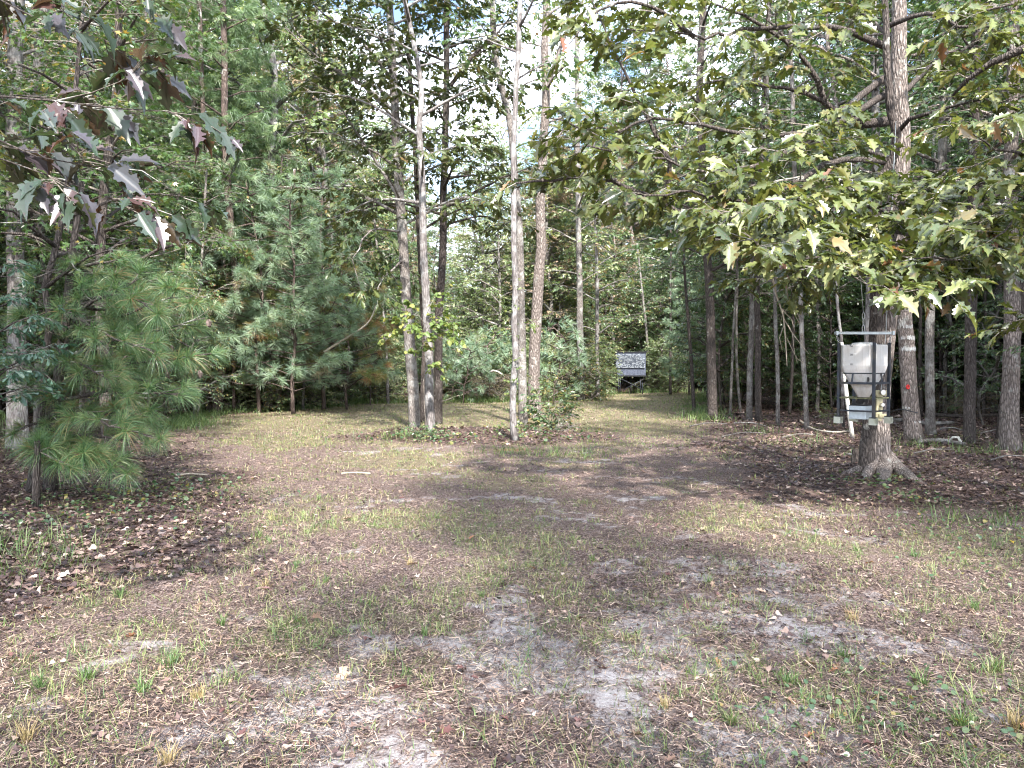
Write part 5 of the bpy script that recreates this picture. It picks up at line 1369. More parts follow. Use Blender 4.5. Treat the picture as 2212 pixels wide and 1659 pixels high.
stick('dead_branch', 'bare pale dead branch hanging down left of the feeder', 'dead branch', [(1664, 560, None, 9), (1666, 590, None, 9), (1678, 640, None, 9), (1692, 680, None, 9), (1696, 720, None, 9), (1700, 790, None, 9)], 5, 2,
      extra=[([(1699, 565), (1699, 620), (1706, 660), (1722, 690), (1727, 700)], 9.05, 3.5), ([(1694, 690), (1712, 720), (1735, 750), (1748, 765)], 9, 2.5), ([(1690, 670), (1710, 690), (1718, 720)], 9, 2), ([(1699, 600), (1712, 630), (1720, 670), (1727, 690)], 9, 2.5), ([(1680, 650), (1664, 655), (1655, 670)], 9, 1.5), ([(1694, 700), (1684, 730), (1690, 760)], 9, 1.8), ([(1706, 660), (1690, 680), (1685, 700)], 9.05, 1.5), ([(1712, 720), (1716, 760), (1722, 785)], 9, 1.5), ([(1700, 730), (1722, 775), (1745, 790)], 9, 1.5)])
stick('slanting_pole', 'peeled white pole slanting behind the feeder', 'pole', [(1841, 947, 0), (1835, 900, None, 16.2), (1828, 850, None, 16.2), (1822, 790, None, 16.2), (1818, 740, None, 16.2)], 9, 7, 'bark_white')
stick('slender_tree', 'thin pale stem rising above the feeder beam on its left', 'tree', [(1822, 925, -0.05), (1820, 850, None, 18), (1818, 740, None, 18), (1812, 690, None, 18), (1808, 640, None, 18), (1802, 540, None, 18), (1800, 300, None, 18)], 7, 4, 'bark_pale')
stick('fallen_stick', 'long thin stick lying in the grass left of the trunk clumps', 'stick', [(738, 1027, 0.03), (770, 1025, 0.03), (800, 1027, 0.03)], 4, 2.5)
stick('fallen_stick', 'pale stick in the leaf litter right of the near pine', 'stick', [(380, 1031, 0.03), (410, 1028, 0.03), (448, 1030, 0.03)], 5, 3)
stick('fallen_log', 'thin fallen log on the leaves behind the feeder oak at its right', 'log', [(1925, 917, 0.1), (1960, 915, 0.1), (2000, 921, 0.08), (2060, 921, 0.1)], 9, 7, 'bark_grey')
stick('fallen_log', 'fallen log between the paint-banded trunk and the right border', 'log', [(2000, 903, 0.12), (2080, 908, 0.12), (2160, 905, 0.12), (2230, 907, 0.12)], 8, 6, 'bark_dark')
stick('fallen_log', 'mossy fallen log right of the paint-banded trunk foot', 'log', [(1985, 960, 0.06), (2030, 958, 0.06), (2085, 966, 0.06)], 10, 7, 'bark_grey')
stick('arched_stick', 'bent pale stick arching over the leaves left of the speckled trunk', 'stick', [(2050, 958, 0.0), (2058, 945, None, 15), (2070, 945, None, 15), (2079, 962, 0.0)], 6, 5, 'bark_white')
stick('fallen_stick', 'long pale stick on the leaf edge left of the feeder', 'stick', [(1728, 918, 0.1), (1760, 932, 0.05), (1800, 938, 0.05), (1838, 936, 0.05)], 4, 3)
stick('fallen_stick', 'broken stick leaning at the foot of the feeder oak', 'stick', [(1830, 994, 0.1), (1850, 998, 0.12)], 5, 4)
stick('dead_branch', 'short whitish crooked branch above the brush at the far edge', 'dead branch', [(1058, 803, None, 30), (1066, 800, None, 30), (1076, 803, None, 30), (1085, 809, None, 30)], 3, 3, 'bark_white')
stick('fallen_stick', 'light straight stick fallen across the brush behind the left clump', 'stick', [(955, 873, 0.1), (1000, 865, 0.25), (1040, 864, 0.2)], 3, 2)
stick('bare_branch', 'long bare pale branch in front of the yellowing pine', 'dead branch', [(700, 760, None, 24), (740, 735, None, 24), (780, 710, None, 24), (800, 690, None, 24), (812, 660, None, 24)], 5, 2.5)
for px, py, ex, ey, lab in ((1490, 925, 1570, 920, 'short dry stick on the leaves in front of the dark lone trunk'), (1585, 918, 1660, 926, 'thin dry stick across the feet of the twin trunks'),
                            (1560, 948, 1650, 940, 'dry stick on the litter in front of the twin trunks'), (1690, 950, 1760, 944, 'dry stick in the leaves left of the feeder, farther out than the long pale one'),
                            (1975, 985, 2060, 978, 'dry stick in front of the paint-banded trunk'), (2120, 940, 2210, 930, 'dry stick between the speckled trunk and the right border'),
                            (2030, 930, 2085, 936, 'short stick behind the arched one'), (2140, 1000, 2212, 992, 'grey stick before the thick doubled trunk at the right border'), (1760, 905, 1830, 899, 'farthest dry stick left of the slanting pole')):
    stick('fallen_stick', lab, 'stick', [(px, py, 0.05), ((px + ex) / 2, (py + ey) / 2 - 3, 0.07), (ex, ey, 0.05)], 3.5, 2, 'bark_grey')
# stump
b = G(1848, 1003)
st = thing('stump', b, 'small jagged black stump at the left foot of the feeder oak', 'stump')
V_ = []; F_ = []
rr = np.random.default_rng(4)
for k, z in enumerate((-0.05, 0.08, 0.16, 0.2)):
    for j in range(10):
        a = j * 2 * PI / 10; r_ = 0.055 * (1 - 0.06 * k) * (1 + 0.2 * math.sin(3 * a))
        zz = z if k < 3 else 0.16 + 0.1 * abs(math.sin(a * 2.5 + 1))
        V_.append((r_ * math.cos(a), r_ * math.sin(a), zz))
for k in range(3):
    for j in range(10): F_.append((k * 10 + j, k * 10 + (j + 1) % 10, (k + 1) * 10 + (j + 1) % 10, (k + 1) * 10 + j))
V_.append((0, 0, 0.1)); F_ += [(30 + j, 30 + (j + 1) % 10, 40) for j in range(10)]
link('trunk', mesh_py('stump', V_, F_, M['bark_dark']), st)

# ------------------------------------------------------------------ hanging game feeder
def box(cx, cy_, cz, sx, sy, sz, bev=0.0):
    v = [(cx + a * sx / 2, cy_ + b_ * sy / 2, cz + c_ * sz / 2) for c_ in (-1, 1) for b_ in (-1, 1) for a in (-1, 1)]
    return v, [(0, 2, 3, 1), (4, 5, 7, 6), (0, 1, 5, 4), (2, 6, 7, 3), (0, 4, 6, 2), (1, 3, 7, 5)]
def boxes(L):
    V = []; F = []
    for q in L:
        v, f = box(*q); k = len(V); V += v; F += [tuple(i + k for i in g) for g in f]
    return V, F
def add_box(name, args, mat, parent, bev=0.003):
    V, F = boxes(args if isinstance(args, list) else [args])
    o = link(name, mesh_py(name, V, F, mat), parent)
    if bev:
        bm_ = o.modifiers.new('b', 'BEVEL'); bm_.width = bev; bm_.segments = 2
    return o
steel = plain('blue_black_steel', (0.03, 0.036, 0.05), 0.5, 0.3, 0.5, 12, dirt=(0.1, 0.08, 0.05))
galv = plain('galvanised_steel', (0.5, 0.55, 0.58), 0.45, 0.6, 0.12, 25)
olive = plain('mossy_steel', (0.16, 0.16, 0.08), 0.7, 0.0, 0.4, 16, dirt=(0.05, 0.05, 0.04))
grey_tube = plain('dirty_pale_tube', (0.5, 0.5, 0.42), 0.6, 0.0, 0.15, 14, dirt=(0.25, 0.25, 0.13))
black = plain('black_rubber', (0.015, 0.014, 0.013), 0.7)
plank_m = plain('weathered_yellow_board', (0.5, 0.45, 0.28), 0.75, 0, 0.2, 18)
chrome = plain('bright_chain', (0.6, 0.6, 0.6), 0.3, 0.9, 0.1)
red_m = plain('red_plastic', (0.5, 0.015, 0.015), 0.35, 0, 0.1)
m, n, out = nodes('cloudy_poly_hopper')
tcn = n.nodes.new('ShaderNodeTexCoord')
g_ = n.nodes.new('ShaderNodeSeparateXYZ'); n.links.new(tcn.outputs['Object'], g_.inputs[0])
nz = noise(n, tcn.outputs['Object'], 5, 5, 0.65); nf = noise(n, tcn.outputs['Object'], 70, 3, 0.7)
c = ramp(n, [(0.3, (0.68, 0.65, 0.62)), (0.7, (0.85, 0.83, 0.82))], nz)
zz = math_(n, 'ADD', g_.outputs[2], math_(n, 'MULTIPLY', math_(n, 'SUBTRACT', nz, 0.5), 0.3))
str_ = n.nodes.new('ShaderNodeMapping'); str_.inputs['Scale'].default_value = (30, 30, 1.2); n.links.new(tcn.outputs['Object'], str_.inputs['Vector'])
c = mixc(n, mapr(n, noise(n, str_.outputs[0], 1.0, 4, 0.7), 0.52, 0.7, 0, 0.45), c, (0.45, 0.4, 0.34))
c = mixc(n, mapr(n, zz, 0.28, 0.56, 0.85, 0.0), c, (0.42, 0.34, 0.26))           # browner and darker towards the funnel
c = mixc(n, mapr(n, nf, 0.66, 0.74, 0, 0.6), c, (0.25, 0.2, 0.16))
p_ = principled(n, out, c, 0.42, 0.5)
p_.inputs['Subsurface Weight'].default_value = 0.15; p_.inputs['Subsurface Radius'].default_value = (0.05, 0.04, 0.03)
hop_m = m

FDp = 10.0
zd = lambda y: P(1867, y, FDp)[2]
cx0 = P(1866, 800, FDp)[0]
base_z = zd(915)
fr = thing('game_feeder', (cx0, FDp, base_z), 'hanging game feeder, whitish hopper in a dark steel cage with square feet', 'feeder')
fr.rotation_euler = (0, 0, -math.radians(48))
Zl = lambda y: zd(y) - base_z
sH = 0.225                                  # half side of the square cage
h_levels = [(Zl(745), 0.226, 0.06), (Zl(747), 0.232, 0.06), (Zl(790), 0.232, 0.062), (Zl(798), 0.222, 0.062), (Zl(806), 0.205, 0.062), (Zl(807.5), 0.2, 0.06), (Zl(822), 0.162, 0.058), (Zl(838), 0.115, 0.045), (Zl(850), 0.082, 0.035), (Zl(858), 0.062, 0.03)]
def octring(a, c_):
    return [(a, -a + c_), (a, a - c_), (a - c_, a), (-a + c_, a), (-a, a - c_), (-a, -a + c_), (-a + c_, -a), (a - c_, -a)]
V_ = []; F_ = []
for z, a, c_ in h_levels: V_ += [(x, y, z) for x, y in octring(a, c_)]
for k in range(len(h_levels) - 1):
    for j in range(8): F_.append((k * 8 + (j + 1) % 8, k * 8 + j, (k + 1) * 8 + j, (k + 1) * 8 + (j + 1) % 8))
F_.append(tuple(range(8))); F_.append(tuple(range((len(h_levels) - 1) * 8, len(h_levels) * 8))[::-1])
hop = link('hopper', mesh_py('hopper', V_, F_, hop_m), fr)
bv = hop.modifiers.new('b', 'BEVEL'); bv.width = 0.012; bv.segments = 3; bv.limit_method = 'ANGLE'; bv.angle_limit = 0.2
# lid
V_ = []; F_ = []
for z, r_ in ((Zl(745.5), 0.15), (Zl(741.5), 0.15), (Zl(740.5), 0.12), (Zl(739), 0.04)):
    V_ += [(r_ * math.cos(t), r_ * math.sin(t), z) for t in np.arange(20) * PI / 10]
for k in range(3): F_ += [(k * 20 + j, k * 20 + (j + 1) % 20, (k + 1) * 20 + (j + 1) % 20, (k + 1) * 20 + j) for j in range(20)]
F_.append(tuple(range(60, 80)))
link('lid', mesh_py('lid', V_, F_, hop_m, True), fr)
for sx, sy in ((-1, -1), (1, -1), (1, 1), (-1, 1)):
    add_box('post', (sx * sH, sy * sH, (Zl(741) + Zl(899)) / 2, 0.034, 0.034, Zl(741) - Zl(899)), steel, fr)
    # square foot: hollow tube, open on its right side, with a dark pad on top
    fx, fy, fz, w_, h_ = sx * sH, sy * sH, (Zl(900) + Zl(914)) / 2, 0.085, Zl(900) - Zl(914)
    t_ = 0.008
    foot = add_box('foot', [(fx, fy, fz + h_ / 2 - t_ / 2, w_, w_, t_), (fx, fy, fz - h_ / 2 + t_ / 2, w_, w_, t_), (fx, fy - w_ / 2 + t_ / 2, fz, w_, t_ - 0.001, h_ - 2 * t_), (fx, fy + w_ / 2 - t_ / 2, fz, w_, t_ - 0.001, h_ - 2 * t_)], grey_tube, fr, 0)
    add_box('foot_pad', (fx, fy, Zl(899.2), w_ * 0.9, w_ * 0.9, 0.014), black, foot, 0.003)
def ringbars(name, y, w_, h_, mat, s=sH):
    z = Zl(y)
    for sx, sy, lx, ly in ((0, -1, 2 * s - 0.036, w_), (0, 1, 2 * s - 0.036, w_), (-1, 0, w_, 2 * s - 0.036), (1, 0, w_, 2 * s - 0.036)):
        add_box(name, (sx * s, sy * s, z, lx, ly, h_), mat, fr)
ringbars('cage_rail', 827, 0.026, 0.028, steel)
ringbars('shelf_rail', 859, 0.03, 0.016, olive)
for sy in (-1,):
    add_box('lower_rail', (0, sy * sH, Zl(886), 2 * sH - 0.036, 0.022, 0.022), steel, fr)
add_box('lower_rail', (sH, 0, Zl(886), 0.022, 2 * sH - 0.036, 0.022), steel, fr)
# cradle ring round the hopper and its stubs
ro_, ri_ = octring(0.207, 0.06), octring(0.195, 0.055)
V_ = [(x, y, Zl(805)) for x, y in ro_] + [(x, y, Zl(805)) for x, y in ri_] + [(x, y, Zl(807.5)) for x, y in ro_] + [(x, y, Zl(807.5)) for x, y in ri_]
F_ = []
for j in range(8):
    k = (j + 1) % 8
    F_ += [(j, k, 8 + k, 8 + j), (16 + j, 24 + j, 24 + k, 16 + k), (j, 16 + j, 16 + k, k), (8 + j, 8 + k, 24 + k, 24 + j)]
link('cradle_ring', mesh_py('cradle_ring', V_, F_, steel), fr)
for x, y in ((-0.05, -0.205), (0.205, 0.03), (0.03, 0.205), (-0.205, 0.0)):
    e = np.array([x, y]); e2 = e / max(abs(e)) * sH
    V_, F_ = tube([(x, y, Zl(806)), (e2[0], e2[1], Zl(826))], 0.013, 4)
    link('cradle_stub', mesh_py('cradle_stub', V_, F_, steel), fr)
# diagonal wire braces, motor box, throat, window
gb = add_box('motor_box', (-0.03, -0.02, (Zl(876) + Zl(905)) / 2, 0.22, 0.19, Zl(876) - Zl(905)), galv, fr, 0.004)
add_box('box_lid', (-0.03, -0.02, Zl(875.2), 0.232, 0.202, 0.01), black, gb, 0.002)
add_box('throat', [(-0.01, 0, Zl(864), 0.1, 0.1, 0.06), (-0.06, -0.02, Zl(870), 0.12, 0.05, 0.03)], black, fr)
add_box('sight_window', (0.135, -0.175, Zl(819), 0.006, 0.055, 0.06), black, fr).rotation_euler = (0, 0, 0)
# volume marks
def text(body, loc, size, mat, parent, rot):
    cu = bpy.data.curves.new('mark', 'FONT'); cu.body = body; cu.size = size; cu.align_x = 'CENTER'; cu.extrude = 0.0008
    cu.materials.append(mat)
    tmp = bpy.data.objects.new('tmp', cu)
    me = bpy.data.meshes.new_from_object(tmp); bpy.data.objects.remove(tmp)
    o = bpy.data.objects.new('volume_mark', me); COL.objects.link(o)
    o.parent = parent; o.location = loc; o.rotation_euler = rot
    return o
for body, y in (('50', 750), ('30', 768.5), ('10', 789)):
    text(body, (-0.06, -0.2345, Zl(y)), 0.035, black, hop, (PI / 2, 0, 0))
# beam, chains, carabiner, cable
beam_l = P(1803, 720, FDp); beam_r = P(1931, 720, FDp)
bw = beam_r[0] - beam_l[0]; ca = math.radians(48)
rot = Matrix.Rotation(ca, 3, 'Z')                    # undo the cage's own turn: the beam faces the camera
bx = (beam_l[0] + beam_r[0]) / 2 - cx0
bm_o = add_box('lifting_beam', [(0, 0, 0, bw, 0.045, 0.034), (0, -0.028, 0.014, bw, 0.012, 0.006), (0, -0.028, -0.014, bw, 0.012, 0.006), (-bw / 2 + 0.02, -0.03, 0, 0.03, 0.02, 0.05), (bw / 2 - 0.02, -0.03, 0, 0.03, 0.02, 0.05)], galv, fr, 0.002)
bm_o.location = rot @ Vector((bx, 0, Zl(719.5))); bm_o.rotation_euler = (0, 0, ca)
def chain(parent, p0, p1, nl, r_=0.012, mat=chrome):
    p0 = np.array(p0); p1 = np.array(p1)
    for k in range(nl):
        c_ = p0 + (p1 - p0) * (k + 0.5) / nl; L = np.linalg.norm(p1 - p0) / nl * 0.62
        t = np.arange(12) * 2 * PI / 12
        a = (PI / 2) * (k % 2)
        ring = np.stack([r_ * np.cos(t) * math.cos(a), r_ * np.cos(t) * math.sin(a), L * np.sin(t)], 1) + c_
        V_, F_ = tube(np.vstack([ring, ring[:1]]), 0.0035, 5, cap=False)
        link('chain_link', mesh_py('chain_link', V_, F_, mat, True), parent)
for sx, px in ((-1, 1807), (1, 1925)):
    wx = P(px, 725, FDp)[0] - cx0
    p0 = rot @ Vector((wx, 0, Zl(723)))
    ps_ = Vector((-sH, -sH, Zl(742))) if sx < 0 else Vector((sH, sH, Zl(742)))
    chain(fr, p0, ps_, 7)
cc_ = rot @ Vector((P(1865, 700, FDp)[0] - cx0, 0, 0))
chain(fr, (cc_[0], cc_[1], Zl(716)), (cc_[0], cc_[1], Zl(676)), 3, 0.016)
top_c = rot @ Vector((P(1866, 268, FDp)[0] - cx0, 0.45, 0))
V_, F_ = tube([(cc_[0], cc_[1], Zl(677)), (top_c[0], top_c[1], Zl(262))], 0.004, 6)
link('hoist_cable', mesh_py('hoist_cable', V_, F_, galv, True), fr)
# winch and boards on the oak trunk
wb_d = dO - 0.32
o0 = P(1899, 876, wb_d)
wb = thing('winch_bracket', o0, 'pale yellow boards with a small winch fixed to the feeder oak behind the cage', 'winch')
s_ = wb_d / FD
add_box('board', (0, 0, 0, 13 * s_, 0.03, 66 * s_), plank_m, wb).rotation_euler = (0, math.radians(2), 0)
add_box('board', (4 * s_, -0.02, 27 * s_, 26 * s_, 0.03, 12 * s_), plank_m, wb)
add_box('board', (6 * s_, -0.02, -22 * s_, 16 * s_, 0.03, 8 * s_), plank_m, wb)
V_, F_ = tube([(3 * s_, -0.08, 29 * s_), (3 * s_, -0.03, 29 * s_)], 0.035, 14); link('winch_drum', mesh_py('winch_drum', V_, F_, chrome), wb)
V_, F_ = tube([(3 * s_, -0.075, 2 * s_), (3 * s_, -0.03, 2 * s_)], 0.025, 12); link('winch_drum', mesh_py('winch_drum', V_, F_, chrome), wb)
V_, F_ = tube([(0, -0.05, 29 * s_), (-3 * s_, -0.2, 150 * s_), (-3 * s_, -0.4, 590 * s_)], 0.004, 6); link('winch_cable', mesh_py('winch_cable', V_, F_, galv), wb)
V_, F_ = tube(catmull([(14 * s_, 0, -20 * s_), (24 * s_, -0.25, -6 * s_), (34 * s_, -0.6, -10 * s_)], 0.04)[0], 0.006, 6); link('crank_handle', mesh_py('crank_handle', V_, F_, steel, True), wb)
# red reflector
c0, r0 = on_trunk(CO, radO, 836)
rp = np.array([P(1954, 836, c0[1])[0], c0[1] - r0 * 0.75, P(1954, 836, c0[1] - r0)[2]])
rd = thing('reflector', rp, 'small round red reflector nailed to the paint-banded trunk', 'reflector')
t = np.arange(20) * PI / 10
ring = np.stack([0.032 * np.cos(t), 0 * t - 0.02, 0.04 * np.sin(t)], 1)
V_, F_ = tube(np.vstack([ring, ring[:1]]), 0.012, 7, cap=False); link('rim', mesh_py('rim', V_, F_, red_m, True), rd)
V_, F_ = tube([(0, 0.02, 0), (0, -0.012, 0)], 0.028, 16); link('disc', mesh_py('disc', V_, F_, red_m), rd)

# ------------------------------------------------------------------ raised deer blind
BD = 40.0
bz = lambda y: P(1362, y, BD)[2]
bxp = lambda x: P(x, 800, BD)[0]
gz = gh(bxp(1362), BD)
blind = thing('deer_blind', (bxp(1362), BD, gz), 'dark raised hunting blind on thin legs, draped in white and black camouflage netting', 'hunting blind')
X0, X1, Z0, Z1 = bxp(1333) - bxp(1362), bxp(1395) - bxp(1362), bz(811) - gz, bz(762) - gz
m, n, out = nodes('blind_dark_cloth')
tcn = n.nodes.new('ShaderNodeTexCoord'); nz = noise(n, tcn.outputs['Object'], 9, 6, 0.8)
principled(n, out, ramp(n, [(0.4, (0.035, 0.042, 0.065)), (0.6, (0.1, 0.115, 0.16)), (0.75, (0.2, 0.22, 0.27))], nz), 0.8, 0.3)
cloth = m
dk = plain('blind_black', (0.012, 0.014, 0.022), 0.7)
WX = X1 - X0; cxm = (X0 + X1) / 2
add_box('cabin', (cxm, 0.75, (Z0 + Z1) / 2, WX, 1.5, Z1 - Z0), cloth, blind, 0.02)
add_box('roof', (cxm, 0.75, Z1 + 0.03, WX + 0.1, 1.6, 0.05), dk, blind, 0.01)
add_box('floor_frame', (cxm, 0.75, Z0 - 0.03, WX + 0.04, 1.54, 0.05), dk, blind, 0.01)
V_ = []; F_ = []; mi_ = []
rr = np.random.default_rng(9)
nzr, nxc = 15, 25
wht = plain('netting_white', (0.27, 0.3, 0.34), 0.7, var=0.1); nbl = plain('netting_black', (0.085, 0.1, 0.13), 0.7)
zt, zb = Z1 - 0.06, bz(795) - gz
for a in range(nzr):
    for q in range(nxc):
        x = X0 - 0.08 + (WX + 0.02) * (q + (a % 2) * 0.5) / nxc; z = zt - (zt - zb) * a / nzr
        if x > X1 - 0.35 and a < 5 and rr.uniform() < 0.8: continue
        w_ = (WX / nxc) * 0.62; h_ = (zt - zb) / nzr * 0.75
        k = len(V_); tl = rr.uniform(-0.3, 0.3) * h_; y_ = -0.05 - rr.uniform(0, 0.02)
        V_ += [(x, y_ + 0.03, z), (x + w_, y_ + 0.03, z + tl), (x + w_ * 1.2, y_ - 0.03, z - h_), (x + w_ * 0.2, y_ - 0.03, z - h_ + tl)]
        F_.append((k, k + 1, k + 2, k + 3)); mi_.append(0 if rr.uniform() < 0.62 else 1)
me = mesh_py('camouflage_net', V_, F_, wht); me.materials.append(nbl)
me.polygons.foreach_set('material_index', mi_)
link('camouflage_net', me, blind, kind='stuff')
add_box('net_backing', (cxm - 0.04, -0.012, (zt + zb) / 2, WX - 0.02, 0.016, zt - zb), nbl, blind, 0)
for px, yy, pyb in ((1336, 0.0, 852), (1340, 0.05, 850), (1366, 0.4, 846), (1377, 1.1, 844), (1390, 0.3, 842), (1394, 1.45, 842)):
    x = bxp(px) - bxp(1362)
    V_, F_ = tube([(x, yy + 0.03, Z0 - 0.05), (x, yy + 0.03, gh(bxp(px), BD + yy) - gz - 0.05)], 0.028, 6)
    link('leg', mesh_py('leg', V_, F_, steel, True), blind)
for a, q in (((1341, 818), (1392, 843)), ((1392, 818), (1345, 843))):
    x0, x1 = bxp(a[0]) - bxp(1362), bxp(q[0]) - bxp(1362)
    V_, F_ = tube([(x0, -0.02 if a[0] < 1362 else 0.02, bz(a[1]) - gz), (x1, -0.02 if a[0] < 1362 else 0.02, bz(q[1]) - gz)], 0.018, 5)
    link('brace', mesh_py('brace', V_, F_, steel, True), blind)

# ------------------------------------------------------------------ fallen leaves and tufts one can tell apart
for nm_, col in (('f_tan', (0.4, 0.28, 0.2)), ('f_red', (0.15, 0.07, 0.065)), ('f_brown', (0.22, 0.13, 0.09)), ('f_orange', (0.3, 0.14, 0.07)), ('f_yellow', (0.6, 0.45, 0.06))):
    M[nm_] = leaf_mat('fallen_leaf_' + nm_[2:], [(0.0, tuple(c_ * 0.8 for c_ in col)), (1.0, tuple(min(1, c_ * 1.15) for c_ in col))], 0.55, 0.1, spot=tuple(c_ * 0.5 for c_ in col), spot_amt=0.5, back=(1.1, 1.1, 1.1))
# a few cones and dead needles on the near pine's boughs
for px, py, dd in ((450, 690, 8.95), (360, 800, 8.9), (430, 800, 8.9), (370, 745, 9.0), (290, 830, 9.0), (245, 760, 9.2)):
    c_ = P(px, py, dd)
    V_, F_ = tube([c_ - np.array(pn.location), c_ + [0.01, 0, -0.035] - np.array(pn.location), c_ + [0.012, 0, -0.075] - np.array(pn.location), c_ + [0.012, 0, -0.095] - np.array(pn.location)], [0.012, 0.028, 0.022, 0.006], 8, rough=0.25, seed=px)
    link('cone', mesh_py('cone', V_, F_, M['bark_pine']), pn)
def fallen(mat, pos, size, label, tilt=0.25, group=None, proto=None):
    L = leaf_protos('oak_hi', mat)
    me = L[int(rng.integers(len(L)))] if proto is None else L[proto]
    o = link('fallen_leaf', me, None, (pos[0], pos[1], pos[2] + size * 0.16 + 0.008))
    o.rotation_euler = (rng.normal(0, tilt), rng.normal(0, tilt), rng.uniform(0, 6.28)); o.scale = (size, size, size * 1.2)
    o['label'] = label; o['category'] = 'leaf'
    if group: o['group'] = group
for mat, px, py, s_, lab in (('f_tan', 742, 1452, 0.13, 'large curled tan oak leaf, the biggest one lying on the near bare ground'), ('f_tan', 165, 1180, 0.17, 'big pale dead leaf standing up beside the long grass at the left'),
                             ('f_tan', 438, 1310, 0.09, 'pale tan leaf on the dark litter at the lower left'), ('f_tan', 1190, 1185, 0.1, 'pale leaf lying in the middle of the clearing'), ('f_red', 1438, 1252, 0.12, 'purplish leaf lying on the grass right of the middle'),
                             ('f_orange', 1888, 1222, 0.11, 'flat orange-brown leaf below the feeder oak'), ('f_red', 788, 1392, 0.09, 'upright red-brown leaf behind the largest curled tan one'), ('f_tan', 760, 1125, 0.1, 'pale curled leaf in the grass left of the middle'),
                             ('f_orange', 1025, 1163, 0.08, 'orange-brown leaf on bare soil in the middle'), ('f_red', 980, 1590, 0.12, 'dark purple star-shaped leaf at the bottom edge left of the middle'), ('f_yellow', 2180, 1173, 0.08, 'bright yellow leaf near the right border'),
                             ('f_red', 880, 1495, 0.11, 'dark red leaf flat on the soil right of the largest curled leaf'), ('f_brown', 675, 1340, 0.12, 'brown leaf with orange rim on the left bare soil'), ('f_tan', 40, 1430, 0.11, 'pale leaf at the lower left border'),
                             ('f_tan', 1370, 1600, 0.12, 'buff leaf on the sand near the bottom edge'), ('f_red', 1310, 1455, 0.11, 'crumpled dark red leaf upright on the sand'), ('f_orange', 2200, 1575, 0.1, 'rust coloured leaf at the lower right border'),
                             ('f_tan', 1545, 1650, 0.11, 'pale pink-tan leaf at the very bottom right of the middle')):
    fallen(mat, G(px, py), s_, lab, 0.3)
LB = {'f_tan': 'pale tan dead leaf lying on the clearing floor', 'f_red': 'dark purplish-red dead leaf lying on the clearing floor', 'f_brown': 'plain brown dead leaf lying on the clearing floor', 'f_orange': 'orange-brown dead leaf lying on the clearing floor'}
def zone(px, py):
    col = 'left' if px < 740 else 'middle' if px < 1480 else 'right'
    if py > 1480: return {'left': 'near the bottom edge at the left', 'middle': 'near the bottom edge in the middle', 'right': 'near the bottom edge at the right'}[col]
    if py > 1270: return {'left': 'on the bare soil left of the sand', 'middle': 'on or beside the pale sand', 'right': 'in the sparse grass at the lower right'}[col]
    if py > 1110: return {'left': 'on the dark litter below the near pine', 'middle': 'in the short grass in mid clearing', 'right': 'below the feeder oak at some distance'}[col]
    return {'left': 'on the litter between the near pine and the clump', 'middle': 'just in front of the trunk clumps', 'right': 'close round the feeder oak'}[col]
LB = {k_: v_.replace(' lying on the clearing floor', '') for k_, v_ in LB.items()}
for k in range(130):
    py = rng.uniform(985, 1650); px = rng.uniform(0, 2212)
    if px < 260 and py > 1570: continue
    g = G(px, py)
    mat = rng.choice(['f_tan', 'f_red', 'f_brown', 'f_orange'], p=[0.36, 0.24, 0.3, 0.1])
    fallen(mat, g, rng.uniform(0.045, 0.085), LB[mat] + ' ' + zone(px, py), 0.2, 'fallen leaves scattered over the clearing')
def tuft_mesh(seed, nb, h, lean, w):
    r = np.random.default_rng(seed); a = r.uniform(0, 2 * PI, nb); l = np.abs(r.normal(0, lean, nb))
    return a, l
GT = []
M['grass_straw'] = leaf_mat('straw_stubble', [(0.0, (0.2, 0.15, 0.07)), (1.0, (0.42, 0.32, 0.16))], 0.6, 0.2, back=(1, 1, 1), spot_amt=0.0)
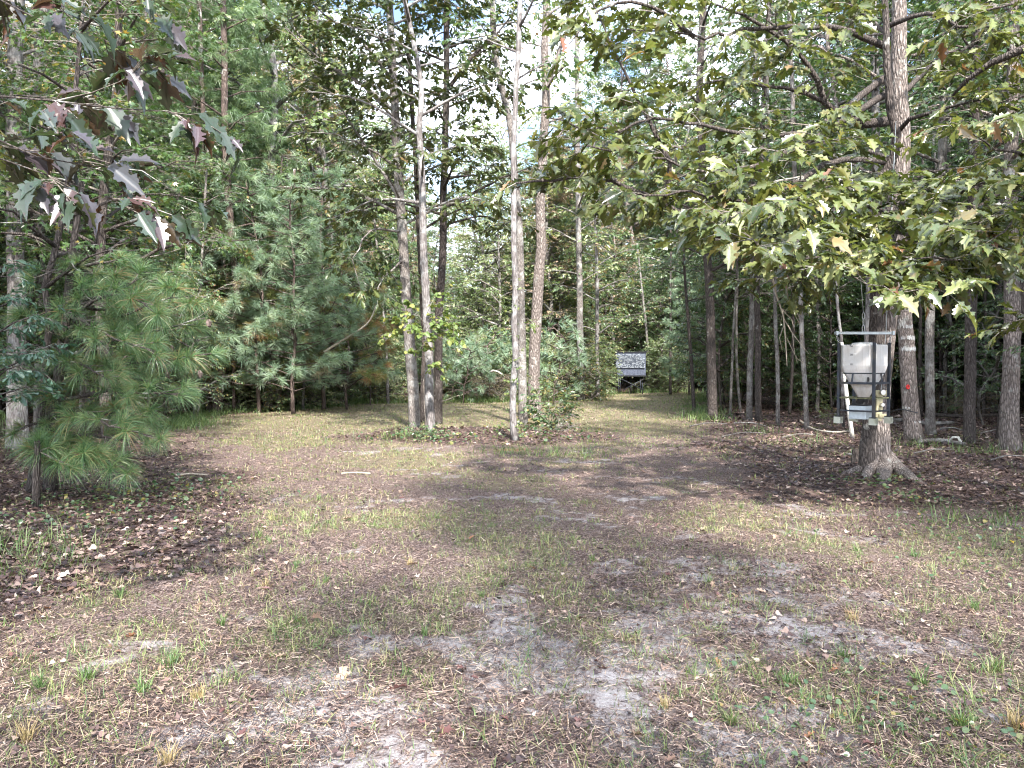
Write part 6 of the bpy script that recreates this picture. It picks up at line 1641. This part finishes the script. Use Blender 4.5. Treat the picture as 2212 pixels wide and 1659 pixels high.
for sd in range(8):
    r = np.random.default_rng(sd + 70); nb = 46
    a = r.uniform(0, 2 * PI, nb); l = np.abs(r.normal(0, 0.5, nb))
    pos = np.stack([r.normal(0, 0.12, nb), r.normal(0, 0.12, nb), 0 * a - 0.02], 1)
    GT.append(cloud_mesh('grass_tuft', 'blade', pos, np.stack([np.cos(a) * l, np.sin(a) * l, 0 * a + 1], 1), -np.stack([-np.cos(a), -np.sin(a), 0 * a + 0.1], 1), r.uniform(0.35, 1.0, nb), np.clip(r.normal(0.25 if sd < 6 else 0.5, 0.15, nb), 0, 1), M['grass'] if sd < 6 else M['grass_straw'], width=r.uniform(0.025, 0.05, nb)))
for k, (px, py, s_, kind) in enumerate(((90, 1490, 0.16, 0), (185, 1470, 0.17, 0), (310, 1500, 0.17, 0), (920, 1372, 0.12, 0), (370, 1436, 0.15, 0), (425, 1512, 0.12, 1), (575, 1270, 0.13, 1), (365, 1652, 0.14, 1), (1841, 1340, 0.13, 1), (1856, 1195, 0.16, 0),
                                      (1976, 1208, 0.2, 0), (1436, 1530, 0.1, 1), (2196, 1575, 0.2, 1), (1585, 1565, 0.14, 0), (2106, 1320, 0.16, 0), (1040, 1290, 0.1, 0), (640, 1225, 0.13, 0), (1820, 1420, 0.14, 0), (1990, 1480, 0.16, 0), (2080, 1570, 0.18, 0), (1700, 1480, 0.14, 0),
                                      (560, 1160, 0.14, 0), (1530, 1260, 0.12, 0), (885, 1222, 0.1, 1), (260, 1290, 0.15, 0), (60, 1600, 0.14, 1), (2150, 1450, 0.17, 0), (1280, 1210, 0.1, 0), (1600, 1100, 0.13, 0), (690, 1080, 0.13, 0), (480, 1350, 0.13, 0), (700, 1260, 0.12, 0))):
    o = link('grass_tuft', GT[int(rng.integers(0, 6)) if kind == 0 else 6 + k % 2], None, G(px, py))
    o.scale = (s_ * 0.8, s_ * 0.8, s_ * 0.85); o.rotation_euler = (0, 0, rng.uniform(0, 6.28))
    o['label'] = ('green grass tuft ' if kind == 0 else 'straw-yellow stubble tuft ') + zone(px, py)
    o['category'] = 'grass tuft'; o['group'] = 'grass tufts on the clearing floor'
